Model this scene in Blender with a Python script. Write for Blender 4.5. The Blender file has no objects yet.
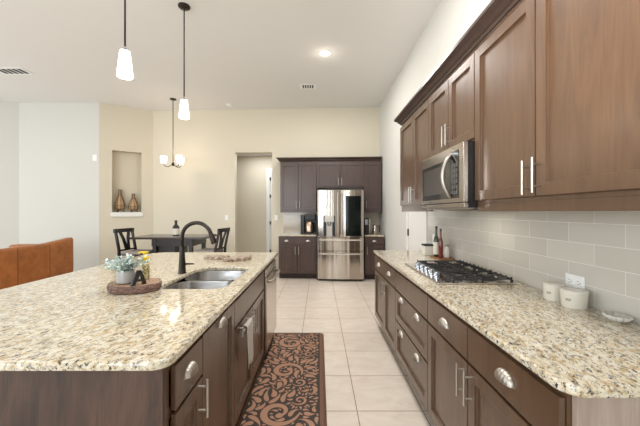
import bpy, bmesh, math, random
import numpy as np
from mathutils import Vector, Matrix

S = bpy.context.scene
COL = S.collection
PI = math.pi
R = math.radians
random.seed(7)

# ------------------------------------------------------------------ camera
cam_d = bpy.data.cameras.new('camera')
cam = bpy.data.objects.new('camera', cam_d)
COL.objects.link(cam)
cam.location = (0, 0, 1.385)
cam.rotation_euler = (PI / 2, 0, 0)
cam_d.sensor_width = 36
cam_d.lens = 305 / 640 * 36
cam_d.shift_x = 1 / 640
cam_d.shift_y = -1.2 / 640
cam_d.clip_start = 0.02
S.camera = cam

# ------------------------------------------------------------------ world, lights, exposure
W = bpy.data.worlds.new('world')
S.world = W
W.use_nodes = True
W.node_tree.nodes['Background'].inputs[0].default_value = (0.86, 0.94, 1.0, 1)
W.node_tree.nodes['Background'].inputs[1].default_value = 1.0
S.view_settings.view_transform = 'Standard'
S.view_settings.look = 'None'
S.view_settings.gamma = 1
S.view_settings.use_curve_mapping = False
S.view_settings.exposure = -0.36


def area(name, loc, rot, sx, sy, power, color):
    d = bpy.data.lights.new(name, 'AREA')
    d.shape = 'RECTANGLE'
    d.size, d.size_y, d.energy, d.color = sx, sy, power, color
    o = bpy.data.objects.new(name, d)
    COL.objects.link(o)
    o.location, o.rotation_euler = loc, rot
    return o


DAY = (0.84, 0.93, 1.0)
WARM = (1.0, 0.82, 0.6)
# daylight through the tall living-room windows on the left
area('window_daylight_living', (-9.3, 1.6, 1.9), (0, R(-90), 0), 2.7, 5.2, 255, DAY)
# daylight at three unseen rear windows, added for reflections in the refrigerator
for wx_, ww_ in ((-5.2, 1.5), (-2.6, 1.5), (-0.3, 0.36)):
    area('rear_daylight_fill', (wx_, -3.12, 1.75), (R(90), 0, 0), ww_, 2.5, 78 * ww_, DAY)
# unseen fill lights added below the ceilings to brighten the rooms
area('kitchen_ceiling_fill', (0.05, 1.9, 3.69), (0, 0, 0), 0.9, 2.4, 70, (1.0, 0.975, 0.95))
area('aisle_ceiling_fill', (0.05, 4.9, 3.69), (0, 0, 0), 0.6, 1.2, 50, (1.0, 0.97, 0.94))
area('living_ceiling_fill', (-4.6, 3.2, 3.69), (0, 0, 0), 2.0, 2.0, 40, (1.0, 0.98, 0.96))
area('hall_ceiling_fill', (-1.5, 7.45, 2.84), (0, 0, 0), 0.7, 0.5, 15, (0.95, 0.98, 1.0))
# the photographer's flash beside the camera, turned up towards the right-hand wall cabinets
fd = bpy.data.lights.new('camera_flash', 'SPOT')
fd.energy, fd.color, fd.shadow_soft_size = 430, (1.0, 0.95, 0.9), 0.18
fd.spot_size, fd.spot_blend = R(74), 1.0
fl = bpy.data.objects.new('camera_flash', fd)
COL.objects.link(fl)
fl.location = (-0.35, -0.15, 1.75)
fl.rotation_euler = (Vector((0.98, 1.0, 2.5)) - fl.location).to_track_quat('-Z', 'Y').to_euler()
area('microwave_task_light', (1.12, 2.25, 1.392), (0, 0, 0), 0.1, 0.3, 1.0, (1.0, 0.9, 0.75))


def point(name, loc, power, color, r=0.05):
    d = bpy.data.lights.new(name, 'POINT')
    d.energy, d.color, d.shadow_soft_size = power, color, r
    o = bpy.data.objects.new(name, d)
    COL.objects.link(o)
    o.location = loc
    return o


# ------------------------------------------------------------------ materials
def srgb(r, g, b):
    f = lambda c: (c / 255 / 12.92) if c / 255 <= 0.04045 else ((c / 255 + 0.055) / 1.055) ** 2.4
    return (f(r), f(g), f(b), 1)


def mat(name, col, rough=0.5, metal=0.0, coat=0.0, spec=0.5, trans=0.0, emit=None, estr=0.0):
    m = bpy.data.materials.new(name)
    m.use_nodes = True
    b = m.node_tree.nodes['Principled BSDF']
    b.inputs['Base Color'].default_value = col
    b.inputs['Roughness'].default_value = rough
    b.inputs['Metallic'].default_value = metal
    b.inputs['Coat Weight'].default_value = coat
    b.inputs['Coat Roughness'].default_value = 0.2
    b.inputs['Specular IOR Level'].default_value = spec
    b.inputs['Transmission Weight'].default_value = trans
    if emit:
        b.inputs['Emission Color'].default_value = emit
        b.inputs['Emission Strength'].default_value = estr
    return m


class NT:
    def __init__(s, m):
        s.m = m
        s.t = m.node_tree
        s.b = s.t.nodes['Principled BSDF']

    def n(s, typ, **kw):
        nd = s.t.nodes.new('ShaderNode' + typ)
        for k, v in kw.items():
            if k in nd.inputs.keys():
                nd.inputs[k].default_value = v
            else:
                setattr(nd, k, v)
        return nd

    def l(s, a, b):
        s.t.links.new(a, b)

    def coords(s, scale=(1, 1, 1), loc=(0, 0, 0), kind='Object'):
        tc = s.n('TexCoord')
        mp = s.n('Mapping')
        mp.inputs['Scale'].default_value = scale
        mp.inputs['Location'].default_value = loc
        s.l(tc.outputs[kind], mp.inputs['Vector'])
        return mp.outputs['Vector']

    def noise(s, vec, scale, detail=3, rough=0.5, dist=0.0):
        nd = s.n('TexNoise')
        nd.inputs['Scale'].default_value = scale
        nd.inputs['Detail'].default_value = detail
        nd.inputs['Roughness'].default_value = rough
        nd.inputs['Distortion'].default_value = dist
        s.l(vec, nd.inputs['Vector'])
        return nd.outputs['Fac']

    def ramp(s, fac, stops):
        nd = s.n('ValToRGB')
        e = nd.color_ramp.elements
        while len(e) < len(stops):
            e.new(0.5)
        for i, (p, c) in enumerate(stops):
            e[i].position = p
            e[i].color = c
        s.l(fac, nd.inputs['Fac'])
        return nd.outputs['Color']

    def mix(s, fac, a, b):
        nd = s.n('Mix', data_type='RGBA')
        for sock, v in ((nd.inputs[0], fac), (nd.inputs[6], a), (nd.inputs[7], b)):
            if isinstance(v, (tuple, float, int)):
                sock.default_value = v
            else:
                s.l(v, sock)
        return nd.outputs[2]

    def bump(s, h, strength, dist=0.01):
        nd = s.n('Bump')
        nd.inputs['Strength'].default_value = strength
        nd.inputs['Distance'].default_value = dist
        s.l(h, nd.inputs['Height'])
        s.l(nd.outputs['Normal'], s.b.inputs['Normal'])

    def base(s, c):
        s.l(c, s.b.inputs['Base Color'])


def wood(name, dark, light, grain=(9, 9, 0.9), rough=0.36, coat=0.25, wave=False):
    m = mat(name, light, rough, coat=coat)
    k = NT(m)
    v = k.coords(grain)
    a = k.noise(v, 2.2, 5, 0.6, 1.2)
    v2 = k.coords((grain[0] * 9, grain[1] * 9, grain[2] * 3))
    b = k.noise(v2, 2.5, 3, 0.6)
    mixf = k.n('Math', operation='MULTIPLY_ADD')
    k.l(b, mixf.inputs[0])
    mixf.inputs[1].default_value = 0.35
    k.l(a, mixf.inputs[2])
    mid = tuple((dark[i] + light[i]) / 2 for i in range(3)) + (1,)
    k.base(k.ramp(mixf.outputs[0], [(0.42, dark), (0.68, mid), (0.92, light)]))
    return m


M = {}
M['wood'] = wood('espresso_wood', srgb(76, 54, 38), srgb(100, 74, 53), rough=0.34, coat=0.35)
M['crown'] = wood('shaded_crown_wood', srgb(48, 33, 28), srgb(66, 46, 39))  # shading under the crown is put into this darker colour
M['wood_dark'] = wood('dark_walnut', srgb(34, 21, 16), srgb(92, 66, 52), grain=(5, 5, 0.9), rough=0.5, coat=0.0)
M['wood_shaded'] = wood('shaded_espresso_wood', srgb(62, 46, 41), srgb(82, 62, 55))  # same espresso stain, weaker light at the back put into the colour
M['wood_flash_lit'] = wood('flash_lit_wood', srgb(150, 132, 121), srgb(182, 165, 153), grain=(7, 7, 0.7))  # same cabinet wood, flash brightness painted into the colour
M['toe'] = mat('toe_kick_wood', srgb(48, 34, 28), 0.6)
M['inside'] = mat('cabinet_inside', srgb(30, 22, 18), 0.8)

mw = mat('wall_paint', srgb(218, 209, 190), 0.85, spec=0.2)
k = NT(mw)
k.bump(k.noise(k.coords(), 90, 2), 0.06, 0.004)
M['wall'] = mw
M['wall_daylit'] = mat('wall_paint_daylit', srgb(211, 209, 202), 0.85, spec=0.2)  # same wall paint, cool daylight put into the colour
mc = mat('ceiling_paint', srgb(229, 227, 224), 0.9, spec=0.1)
k = NT(mc)
k.bump(k.noise(k.coords(), 60, 3), 0.08, 0.004)
M['ceiling'] = mc
M['white'] = mat('white_trim_paint', srgb(238, 236, 230), 0.4)
M['plastic'] = mat('white_plastic', srgb(240, 240, 238), 0.35)
M['slot'] = mat('dark_slot', srgb(45, 45, 48), 0.6)

# granite
mg = mat('granite', srgb(225, 210, 180), 0.06, coat=0.3)
k = NT(mg)
v = k.coords((1, 1, 1))
vs = k.n('Mapping')
k.l(v, vs.inputs['Vector'])
vs.vector_type = 'TEXTURE'
vs.inputs['Rotation'].default_value = (0, 0, R(68))
vs.inputs['Scale'].default_value = (1.7, 1.0, 1.0)
sv = vs.outputs['Vector']
c0 = k.ramp(k.noise(sv, 50, 5, 0.6, 0.3), [(0.33, srgb(182, 154, 106)), (0.45, srgb(209, 196, 168)), (0.6, srgb(223, 216, 200))])
tan = k.ramp(k.noise(sv, 64, 5, 0.68, 0.4), [(0.575, (0, 0, 0, 1)), (0.63, (1, 1, 1, 1))])
c1 = k.mix(tan, c0, srgb(172, 144, 108))
gm = k.n('Mapping')
k.l(sv, gm.inputs['Vector'])
gm.inputs['Location'].default_value = (3, 5, 1)
grey = k.ramp(k.noise(gm.outputs['Vector'], 72, 5, 0.7, 0.5), [(0.55, (0, 0, 0, 1)), (0.6, (1, 1, 1, 1))])
c2 = k.mix(grey, c1, srgb(146, 139, 130))
gm2 = k.n('Mapping')
k.l(sv, gm2.inputs['Vector'])
gm2.inputs['Location'].default_value = (9, 2, 6)
spk = k.ramp(k.noise(gm2.outputs['Vector'], 76, 6, 0.72, 0.6), [(0.56, (0, 0, 0, 1)), (0.6, (1, 1, 1, 1))])
c3 = k.mix(spk, c2, srgb(60, 49, 42))
k.base(c3)
M['granite'] = mg

# floor tile
mf = mat('floor_tile', srgb(214, 190, 165), 0.28)
k = NT(mf)
v = k.coords((1, 1, 1), (-0.265, -2.12, 0))
br = k.n('TexBrick', offset=0.0, squash=1.0)
br.inputs['Scale'].default_value = 1
br.inputs['Mortar Size'].default_value = 0.0035
br.inputs['Mortar Smooth'].default_value = 0.3
br.inputs['Brick Width'].default_value = 0.457
br.inputs['Row Height'].default_value = 0.457
br.inputs['Bias'].default_value = 0
br.inputs['Color1'].default_value = srgb(236, 227, 217)
br.inputs['Color2'].default_value = srgb(231, 221, 210)
br.inputs['Mortar'].default_value = srgb(150, 128, 108)
k.l(v, br.inputs['Vector'])
cl = k.ramp(k.noise(k.coords((1, 1.8, 1)), 5, 5, 0.62, 0.6), [(0.3, srgb(226, 213, 199)), (0.7, srgb(255, 253, 250))])
mm = k.n('Mix', data_type='RGBA', blend_type='MULTIPLY')
mm.inputs[0].default_value = 0.55
k.l(br.outputs['Color'], mm.inputs[6])
k.l(cl, mm.inputs[7])
k.base(mm.outputs[2])
inv = k.n('Math', operation='SUBTRACT')
inv.inputs[0].default_value = 1
k.l(br.outputs['Fac'], inv.inputs[1])
k.bump(inv.outputs[0], 0.35, 0.003)
M['floor'] = mf


def tile_mat(name, c1, c2, mortar, axis, bw, rh, z0, off=0.5, rough=0.13, shift=0.0):
    m = mat(name, c1, rough)
    k = NT(m)
    tc = k.n('TexCoord')
    sp = k.n('SeparateXYZ')
    k.l(tc.outputs['Object'], sp.inputs[0])
    cb = k.n('CombineXYZ')
    for i, (src, o) in enumerate(((axis, shift), ('Z', -z0))):
        ad = k.n('Math', operation='ADD')
        ad.inputs[1].default_value = o
        k.l(sp.outputs[src], ad.inputs[0])
        k.l(ad.outputs[0], cb.inputs[i])
    br = k.n('TexBrick', offset=off, squash=1.0)
    for a, b in (('Scale', 1), ('Mortar Size', 0.0016), ('Mortar Smooth', 0.2), ('Brick Width', bw), ('Row Height', rh),
                 ('Color1', c1), ('Color2', c2), ('Mortar', mortar), ('Bias', 0.0)):
        br.inputs[a].default_value = b
    k.l(cb.outputs[0], br.inputs['Vector'])
    k.base(br.outputs['Color'])
    inv = k.n('Math', operation='SUBTRACT')
    inv.inputs[0].default_value = 1
    k.l(br.outputs['Fac'], inv.inputs[1])
    k.bump(inv.outputs[0], 0.3, 0.002)
    return m


M['splash'] = tile_mat('grey_glass_tile', srgb(203, 198, 188), srgb(193, 188, 178), srgb(228, 225, 218), 'Y', 0.305, 0.1035, 0.914, shift=0.19)
M['splash_back'] = tile_mat('beige_tile', srgb(196, 183, 164), srgb(186, 173, 154), srgb(212, 202, 186), 'X', 0.305, 0.1035, 0.914)


def steel(name, col, rough, streak=(1, 1, 60)):
    m = mat(name, col, rough, metal=1.0)
    k = NT(m)
    n = k.noise(k.coords(streak), 8, 2)
    k.l(k.ramp(n, [(0.3, (rough * 0.75,) * 3 + (1,)), (0.7, (rough * 1.25,) * 3 + (1,))]), k.b.inputs['Roughness'])
    return m


M['steel'] = steel('brushed_steel', srgb(196, 188, 180), 0.2)
fs = steel('refrigerator_steel', srgb(190, 181, 172), 0.16)
k = NT(fs)
k.bump(k.noise(k.coords((9, 9, 0.12)), 1.0, 2, 0.5), 0.35, 0.02)
M['fridge'] = fs
M['sinksteel'] = steel('sink_steel', srgb(168, 165, 163), 0.34, (1, 40, 1))
M['nickel'] = mat('satin_nickel', srgb(188, 181, 172), 0.4, metal=1.0)
M['chrome'] = mat('chrome', srgb(178, 186, 198), 0.16, metal=1.0)
M['bronze'] = mat('oil_rubbed_bronze', srgb(58, 52, 48), 0.33, metal=0.75)
M['black'] = mat('black_plastic', srgb(24, 24, 25), 0.35)
M['iron'] = mat('cast_iron', srgb(48, 47, 48), 0.5, spec=0.4)
M['blackglass'] = mat('black_glass', srgb(14, 19, 18), 0.06, coat=0.5)
M['doorglass'] = mat('smoked_door_glass', srgb(10, 17, 16), 0.09, spec=0.22)
M['mwglass'] = mat('microwave_glass', srgb(70, 66, 62), 0.12, coat=0.5)
M['shade'] = mat('frosted_shade', srgb(255, 250, 240), 0.5, emit=(1.0, 0.96, 0.88, 1), estr=5.0)
M['lamp'] = mat('lit_lens', srgb(255, 250, 240), 0.5, emit=(1.0, 0.95, 0.86, 1), estr=14.0)
M['blackwood'] = mat('black_stained_wood', srgb(23, 19, 19), 0.38, coat=0.15)
M['tablewood'] = mat('dark_table_top', srgb(50, 40, 37), 0.25, coat=0.4)
M['cushion'] = mat('grey_fabric', srgb(150, 138, 132), 0.9)
M['ceramic'] = mat('cream_ceramic', srgb(232, 226, 214), 0.22)
M['print'] = mat('grey_print', srgb(176, 170, 160), 0.6)
M['keys'] = mat('dark_keys', srgb(92, 90, 88), 0.5)
M['yellow'] = mat('yellow_plastic', srgb(236, 200, 40), 0.35)
M['greenglass'] = mat('dark_green_glass', srgb(44, 54, 26), 0.1, coat=0.4)
M['redsauce'] = mat('red_sauce_glass', srgb(112, 34, 24), 0.12, coat=0.4)
M['label'] = mat('paper_label', srgb(228, 222, 206), 0.7)
M['cork'] = mat('cork_board', srgb(160, 112, 74), 0.6)
M['glasspot'] = mat('grey_mercury_glass', srgb(168, 166, 163), 0.4, metal=0.1)
M['amber'] = mat('amber_glass', srgb(184, 150, 108), 0.25, coat=0.2)
M['wire'] = mat('bronze_wire', srgb(64, 44, 30), 0.5, metal=0.4)
M['shell'] = mat('shell_glass', srgb(226, 222, 212), 0.12, trans=0.1)
M['coppery'] = mat('warm_steel', srgb(196, 172, 152), 0.25, metal=1.0)

ml = mat('cognac_leather', srgb(140, 78, 36), 0.42)
k = NT(ml)
k.base(k.ramp(k.noise(k.coords(), 7, 5, 0.65), [(0.3, srgb(138, 80, 36)), (0.7, srgb(176, 108, 54))]))
k.bump(k.noise(k.coords(), 140, 2), 0.15, 0.003)
M['leather'] = ml

M['seam'] = mat('dark_leather_seam', srgb(92, 50, 24), 0.5)
mb = mat('tree_bark', srgb(96, 70, 56), 0.85)
k = NT(mb)
k.base(k.ramp(k.noise(k.coords((1, 1, 3)), 50, 4), [(0.3, srgb(60, 42, 40)), (0.7, srgb(150, 118, 106))]))
k.bump(k.noise(k.coords((1, 1, 0.4)), 70, 3), 0.7, 0.006)
M['bark'] = mb
ms = mat('cut_wood', srgb(176, 144, 116), 0.6)
k = NT(ms)
wv = k.n('TexWave', wave_type='RINGS', rings_direction='Z')
wv.inputs['Scale'].default_value = 18
wv.inputs['Distortion'].default_value = 3
k.l(k.coords(), wv.inputs['Vector'])
k.base(k.ramp(wv.outputs['Fac'], [(0.2, srgb(140, 106, 84)), (0.8, srgb(190, 160, 134))]))
M['cutwood'] = ms
mlf = mat('frosted_leaf', srgb(178, 198, 190), 0.6)
k = NT(mlf)
k.base(k.ramp(k.noise(k.coords(), 60, 2), [(0.35, srgb(158, 182, 172)), (0.65, srgb(226, 234, 232))]))
M['leaf'] = mlf
mp = mat('patterned_bottle', srgb(240, 230, 200), 0.35)
k = NT(mp)
vo = k.n('TexVoronoi')
vo.inputs['Scale'].default_value = 95
k.l(k.coords(), vo.inputs['Vector'])
k.base(k.ramp(vo.outputs['Distance'], [(0.3, srgb(44, 46, 40)), (0.45, srgb(206, 186, 96)), (0.7, srgb(216, 214, 200))]))
M['pattern'] = mp
mt = mat('knit_towel', srgb(172, 164, 154), 0.95)
k = NT(mt)
ck = k.n('TexChecker')
ck.inputs['Scale'].default_value = 160
k.l(k.coords(), ck.inputs['Vector'])
ck.inputs['Color1'].default_value = srgb(226, 219, 210)
ck.inputs['Color2'].default_value = srgb(150, 141, 134)
k.base(ck.outputs['Color'])
M['towel'] = mt
M['mat_base'] = mat('mat_charcoal', srgb(58, 48, 43), 0.7)
M['mat_border'] = mat('mat_brown_border', srgb(112, 78, 58), 0.55)
M['mat_scroll'] = mat('mat_copper_scroll', srgb(172, 128, 100), 0.5)
mst = mat('mottled_stone', srgb(170, 150, 130), 0.4)
k = NT(mst)
k.base(k.ramp(k.noise(k.coords(), 45, 4, 0.7), [(0.35, srgb(60, 42, 34)), (0.48, srgb(150, 124, 104)), (0.62, srgb(206, 196, 182))]))
M['stone'] = mst


# ------------------------------------------------------------------ mesh helpers
def bm_new():
    return bmesh.new()


def box(bm, x0, x1, y0, y1, z0, z1, bevel=0.0, seg=2, mtx=None):
    x0, x1 = min(x0, x1), max(x0, x1)
    y0, y1 = min(y0, y1), max(y0, y1)
    z0, z1 = min(z0, z1), max(z0, z1)
    r = bmesh.ops.create_cube(bm, size=1)
    vs = r['verts']
    for v in vs:
        v.co = Vector(((x0 + x1) / 2 + v.co.x * (x1 - x0), (y0 + y1) / 2 + v.co.y * (y1 - y0), (z0 + z1) / 2 + v.co.z * (z1 - z0)))
    if mtx is not None:
        bmesh.ops.transform(bm, matrix=mtx, verts=vs)
    if bevel > 0:
        es = list({e for v in vs for e in v.link_edges})
        bmesh.ops.bevel(bm, geom=es, offset=bevel, segments=seg, affect='EDGES', profile=0.6)
    return bm


def tube(bm, pts, rad, seg=12, cap=True):
    """tube along points; rad a number or a list"""
    pts = [Vector(p) for p in pts]
    n = len(pts)
    rads = rad if isinstance(rad, (list, tuple)) else [rad] * n
    rings = []
    up = None
    for i, p in enumerate(pts):
        t = (pts[min(i + 1, n - 1)] - pts[max(i - 1, 0)]).normalized()
        if up is None:
            a = Vector((0, 0, 1)) if abs(t.z) < 0.9 else Vector((1, 0, 0))
            up = (a - t * a.dot(t)).normalized()
        else:
            up = (up - t * up.dot(t)).normalized()
        s = t.cross(up)
        rings.append([bm.verts.new(p + (up * math.cos(2 * PI * j / seg) + s * math.sin(2 * PI * j / seg)) * rads[i]) for j in range(seg)])
    for a, b in zip(rings, rings[1:]):
        for j in range(seg):
            bm.faces.new((a[j], a[(j + 1) % seg], b[(j + 1) % seg], b[j]))
    if cap:
        bm.faces.new(list(reversed(rings[0])))
        bm.faces.new(rings[-1])
    return bm


def lathe(bm, prof, cx=0, cy=0, seg=24, close=True, sx=1, sy=1):
    rings = []
    for r, z in prof:
        rings.append([bm.verts.new((cx + sx * r * math.cos(2 * PI * j / seg), cy + sy * r * math.sin(2 * PI * j / seg), z)) for j in range(seg)])
    for a, b in zip(rings, rings[1:]):
        for j in range(seg):
            bm.faces.new((a[j], a[(j + 1) % seg], b[(j + 1) % seg], b[j]))
    if close:
        bm.faces.new(list(reversed(rings[0])))
        bm.faces.new(rings[-1])
    return bm


def prism(bm, poly, axis, a0, a1):
    """extrude a closed 2D polygon along an axis: poly gives the two other coordinates in xyz order"""
    def put(p, a):
        if axis == 'x':
            return (a, p[0], p[1])
        if axis == 'y':
            return (p[0], a, p[1])
        return (p[0], p[1], a)
    A = [bm.verts.new(put(p, a0)) for p in poly]
    B = [bm.verts.new(put(p, a1)) for p in poly]
    n = len(poly)
    for i in range(n):
        bm.faces.new((A[i], A[(i + 1) % n], B[(i + 1) % n], B[i]))
    bm.faces.new(list(reversed(A)))
    bm.faces.new(B)
    return bm


def obj(name, bm, m, parent=None, smooth=None, mods=None):
    bmesh.ops.recalc_face_normals(bm, faces=bm.faces)
    me = bpy.data.meshes.new(name)
    bm.to_mesh(me)
    bm.free()
    me.materials.append(m)
    o = bpy.data.objects.new(name, me)
    COL.objects.link(o)
    if smooth:
        for p in me.polygons:
            p.use_smooth = True
        if smooth is not True:
            me.set_sharp_from_angle(angle=R(smooth))
    if parent is not None:
        o.parent = parent
    return o


def tag(o, label, cat, group=None):
    o['label'] = label
    o['category'] = cat
    if group:
        o['group'] = group
    return o


def thing(name, label, cat, loc=(0, 0, 0), rz=0.0, group=None):
    o = bpy.data.objects.new(name, None)
    o.empty_display_size = 0.1
    COL.objects.link(o)
    o.location = loc
    o.rotation_euler = (0, 0, rz)
    return tag(o, label, cat, group)


def struct(name, bm, m, parent=None, smooth=None):
    o = obj(name, bm, m, parent, smooth)
    if parent is None:
        o['kind'] = 'structure'
    return o


def place(o, loc, rz=0.0):
    o.location = loc
    o.rotation_euler = (0, 0, rz)
    return o


def clone(root, loc, rz, label, group=None):
    def rec(o, par):
        c = o.copy()
        COL.objects.link(c)
        if par is not None:
            c.parent = par
        for ch in o.children:
            rec(ch, c)
        return c
    r = rec(root, None)
    r.location = loc
    r.rotation_euler = (0, 0, rz)
    r['label'] = label
    if group:
        r['group'] = group
    return r


# ------------------------------------------------------------------ room shell
CZ = 3.72                       # ceiling height
WX = 1.35                       # right wall
BK = Matrix.Translation((WX, 6.8, 0)) @ Matrix.Rotation(R(-3), 4, 'Z')     # back wall frame: x along wall, y into it

bm = bm_new(); box(bm, -9.5, 2.2, -3.2, 9.2, -0.1, 0)
struct('floor', bm, M['floor'])
bm = bm_new(); box(bm, -9.5, 1.6, -3.2, 7.3, CZ, CZ + 0.1)
struct('ceiling', bm, M['ceiling'])
bm = bm_new(); box(bm, WX, WX + 0.15, -1.2, 6.95, 0, CZ)
struct('wall_right', bm, M['wall_daylit'])

# back wall with the hall opening
OL, OR_, OT = -3.274, -2.418, 2.74
bm = bm_new()
box(bm, -5.25, OL, 0, 0.12, 0, CZ, mtx=BK)
box(bm, OR_, 0.02, 0, 0.12, 0, CZ, mtx=BK)
box(bm, OL, OR_, 0, 0.12, OT, CZ, mtx=BK)
struct('wall_back', bm, M['wall'])
# hall behind the opening
bm = bm_new()
box(bm, -5.0, -1.0, 1.12, 1.22, 0, 2.95, mtx=BK)
struct('wall_hall', bm, M['wall'])
bm = bm_new()
box(bm, -5.05, -4.95, 0.12, 1.22, 0, 2.95, mtx=BK)
struct('wall_hall_left', bm, M['wall'])
bm = bm_new()
box(bm, -1.1, -1.0, 0.12, 1.22, 0, 2.95, mtx=BK)
struct('wall_hall_right', bm, M['wall'])
bm = bm_new()
box(bm, -5.05, -1.0, 0.12, 1.22, 2.86, 2.95, mtx=BK)
struct('ceiling_hall', bm, M['ceiling'])
# hall door: casing, slab, hinges
d0 = -2.80
bm = bm_new()
box(bm, d0, d0 + 0.1, 1.09, 1.12, 0, 2.54, 0.006, mtx=BK)
box(bm, d0 + 0.1, d0 + 1.02, 1.09, 1.12, 2.44, 2.54, 0.006, mtx=BK)
box(bm, d0 + 0.92, d0 + 1.02, 1.09, 1.12, 0, 2.44, 0.006, mtx=BK)
dr = struct('door_2', bm, M['white'])
bm = bm_new(); box(bm, d0 + 0.104, d0 + 0.916, 1.1, 1.12, 0.01, 2.435, 0.003, mtx=BK)
obj('door_slab', bm, M['white'], dr)
for z in (0.3, 1.05, 1.75, 2.2):
    bm = bm_new(); box(bm, d0 + 0.09, d0 + 0.125, 1.075, 1.1, z, z + 0.09, 0.004, mtx=BK)
    obj('hinge', bm, M['bronze'], dr)

# angled niche wall and the living room walls
A = Vector((-4.70, 6.516)); B = Vector((-3.848, 7.07))
dAB = (B - A); LAB = dAB.length
angN = math.atan2(dAB.y, dAB.x)
NM = Matrix.Translation((A.x, A.y, 0)) @ Matrix.Rotation(angN, 4, 'Z')     # x along wall from A, y into the wall
n0, n1, nz0, nz1 = 0.2266 * LAB, 0.775 * LAB, 1.362, 2.73
for nm_, q in (('wall_niche_left', (0, n0, 0, 0.30, 0, CZ)), ('wall_niche_right', (n1, LAB + 0.02, 0, 0.30, 0, CZ)), ('wall_niche_lower', (n0, n1, 0, 0.30, 0, nz0)),
               ('wall_niche_upper', (n0, n1, 0, 0.30, nz1, CZ)), ('wall_niche_back', (n0, n1, 0.215, 0.30, nz0, nz1))):
    bm = bm_new(); box(bm, *q, mtx=NM)
    struct(nm_, bm, M['wall'])
bm = bm_new()
box(bm, n0 - 0.03, n1 + 0.03, -0.035, 0.0, nz0 - 0.085, nz0 + 0.002, 0.006, mtx=NM)
box(bm, n0 + 0.002, n1 - 0.002, -0.02, 0.213, nz0 + 0.0005, nz0 + 0.012, mtx=NM)
struct('trim_1', bm, M['white'])
bm = bm_new(); box(bm, -6.41, A.x, 6.516, 6.66, 0, CZ)
struct('wall_left', bm, M['wall_daylit'])
LM = Matrix.Translation((-6.41, 6.516, 0)) @ Matrix.Rotation(R(30), 4, 'Z')
bm = bm_new(); box(bm, -2.4, 0, 0, 0.14, 0, CZ, mtx=LM)
struct('wall_left_side', bm, M['wall_daylit'])

# unseen rear and far-left walls; rear openings shaped for refrigerator reflections
def wall_with_windows(name, mtx, length, wins, z0, z1, th=0.15):
    cuts = [0.0] + [v for w_ in wins for v in w_] + [length]
    bm = bm_new()
    for i in range(0, len(cuts), 2):
        box(bm, cuts[i], cuts[i + 1], 0, th, 0, CZ, mtx=mtx)
    for a_, b_ in wins:
        box(bm, a_, b_, 0, th, 0, z0, mtx=mtx)
        box(bm, a_, b_, 0, th, z1, CZ, mtx=mtx)
    return struct(name, bm, M['wall'])


wall_with_windows('wall_rear', Matrix.Translation((WX + 0.15, -3.05, 0)) @ Matrix.Rotation(PI, 4, 'Z'), 11.0,
                  [(1.6, 2.0), (3.3, 4.9), (5.9, 7.5)], 0.45, 3.05)
wall_with_windows('wall_left_rear', Matrix.Translation((-9.2, -3.2, 0)) @ Matrix.Rotation(PI / 2, 4, 'Z'), 9.0, [(2.1, 7.5)], 0.5, 3.3)
bm = bm_new(); box(bm, WX, WX + 0.15, -3.05, -1.2, 0, CZ)
struct('wall_right_rear', bm, M['wall_daylit'])

# pantry door in the right wall
bm = bm_new()
box(bm, WX - 0.02, WX, 4.56, 4.67, 0, 2.14, 0.005)
box(bm, WX - 0.02, WX, 3.79, 3.86, 0, 2.14, 0.005)
box(bm, WX - 0.02, WX, 3.86, 4.56, 2.05, 2.14, 0.005)
dr = struct('door_1', bm, M['white'])
bm = bm_new(); box(bm, WX - 0.012, WX, 3.866, 4.548, 0.012, 2.04, 0.003)
obj('door_slab', bm, M['white'], dr)
for z in (0.25, 1.03, 1.8):
    bm = bm_new(); box(bm, WX - 0.03, WX - 0.012, 4.538, 4.566, z, z + 0.1, 0.003)
    obj('hinge', bm, M['bronze'], dr)
bm = bm_new(); box(bm, WX - 0.016, WX - 0.0005, 4.68, 6.1, 0, 0.12, 0.004)
struct('baseboard_right', bm, M['white'])

# backsplashes
bm = bm_new(); box(bm, WX - 0.008, WX - 0.0005, 0.3, 3.77, 0.915, 1.46)
struct('trim_2', bm, M['splash'])
bm = bm_new()
box(bm, -2.16, -1.365, -0.008, -0.0005, 0.915, 1.42)
box(bm, -0.4, -0.001, -0.008, -0.0005, 0.915, 1.42)
o = struct('trim_3', bm, M['splash_back']); place(o, (WX, 6.8, 0), R(-3))


# ------------------------------------------------------------------ cabinetry
def bar_pull(name_parent, x, zc, L, yf, horizontal=False, nm='handle'):
    bm = bm_new()
    y = yf - 0.034
    if horizontal:
        tube(bm, [(x - L / 2, y, zc), (x + L / 2, y, zc)], 0.006, 12)
        for s in (-1, 1):
            tube(bm, [(x + s * L * 0.31, yf + 0.001, zc), (x + s * L * 0.31, y, zc)], 0.0045, 8)
    else:
        tube(bm, [(x, y, zc - L / 2), (x, y, zc + L / 2)], 0.006, 12)
        for s in (-1, 1):
            tube(bm, [(x, yf + 0.001, zc + s * L * 0.31), (x, y, zc + s * L * 0.31)], 0.0045, 8)
    o = obj(nm, bm, M['nickel'], name_parent, 40)
    o['label'] = 'satin nickel bar pull' if nm == 'handle' else 'satin nickel towel bar'
    return o


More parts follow.
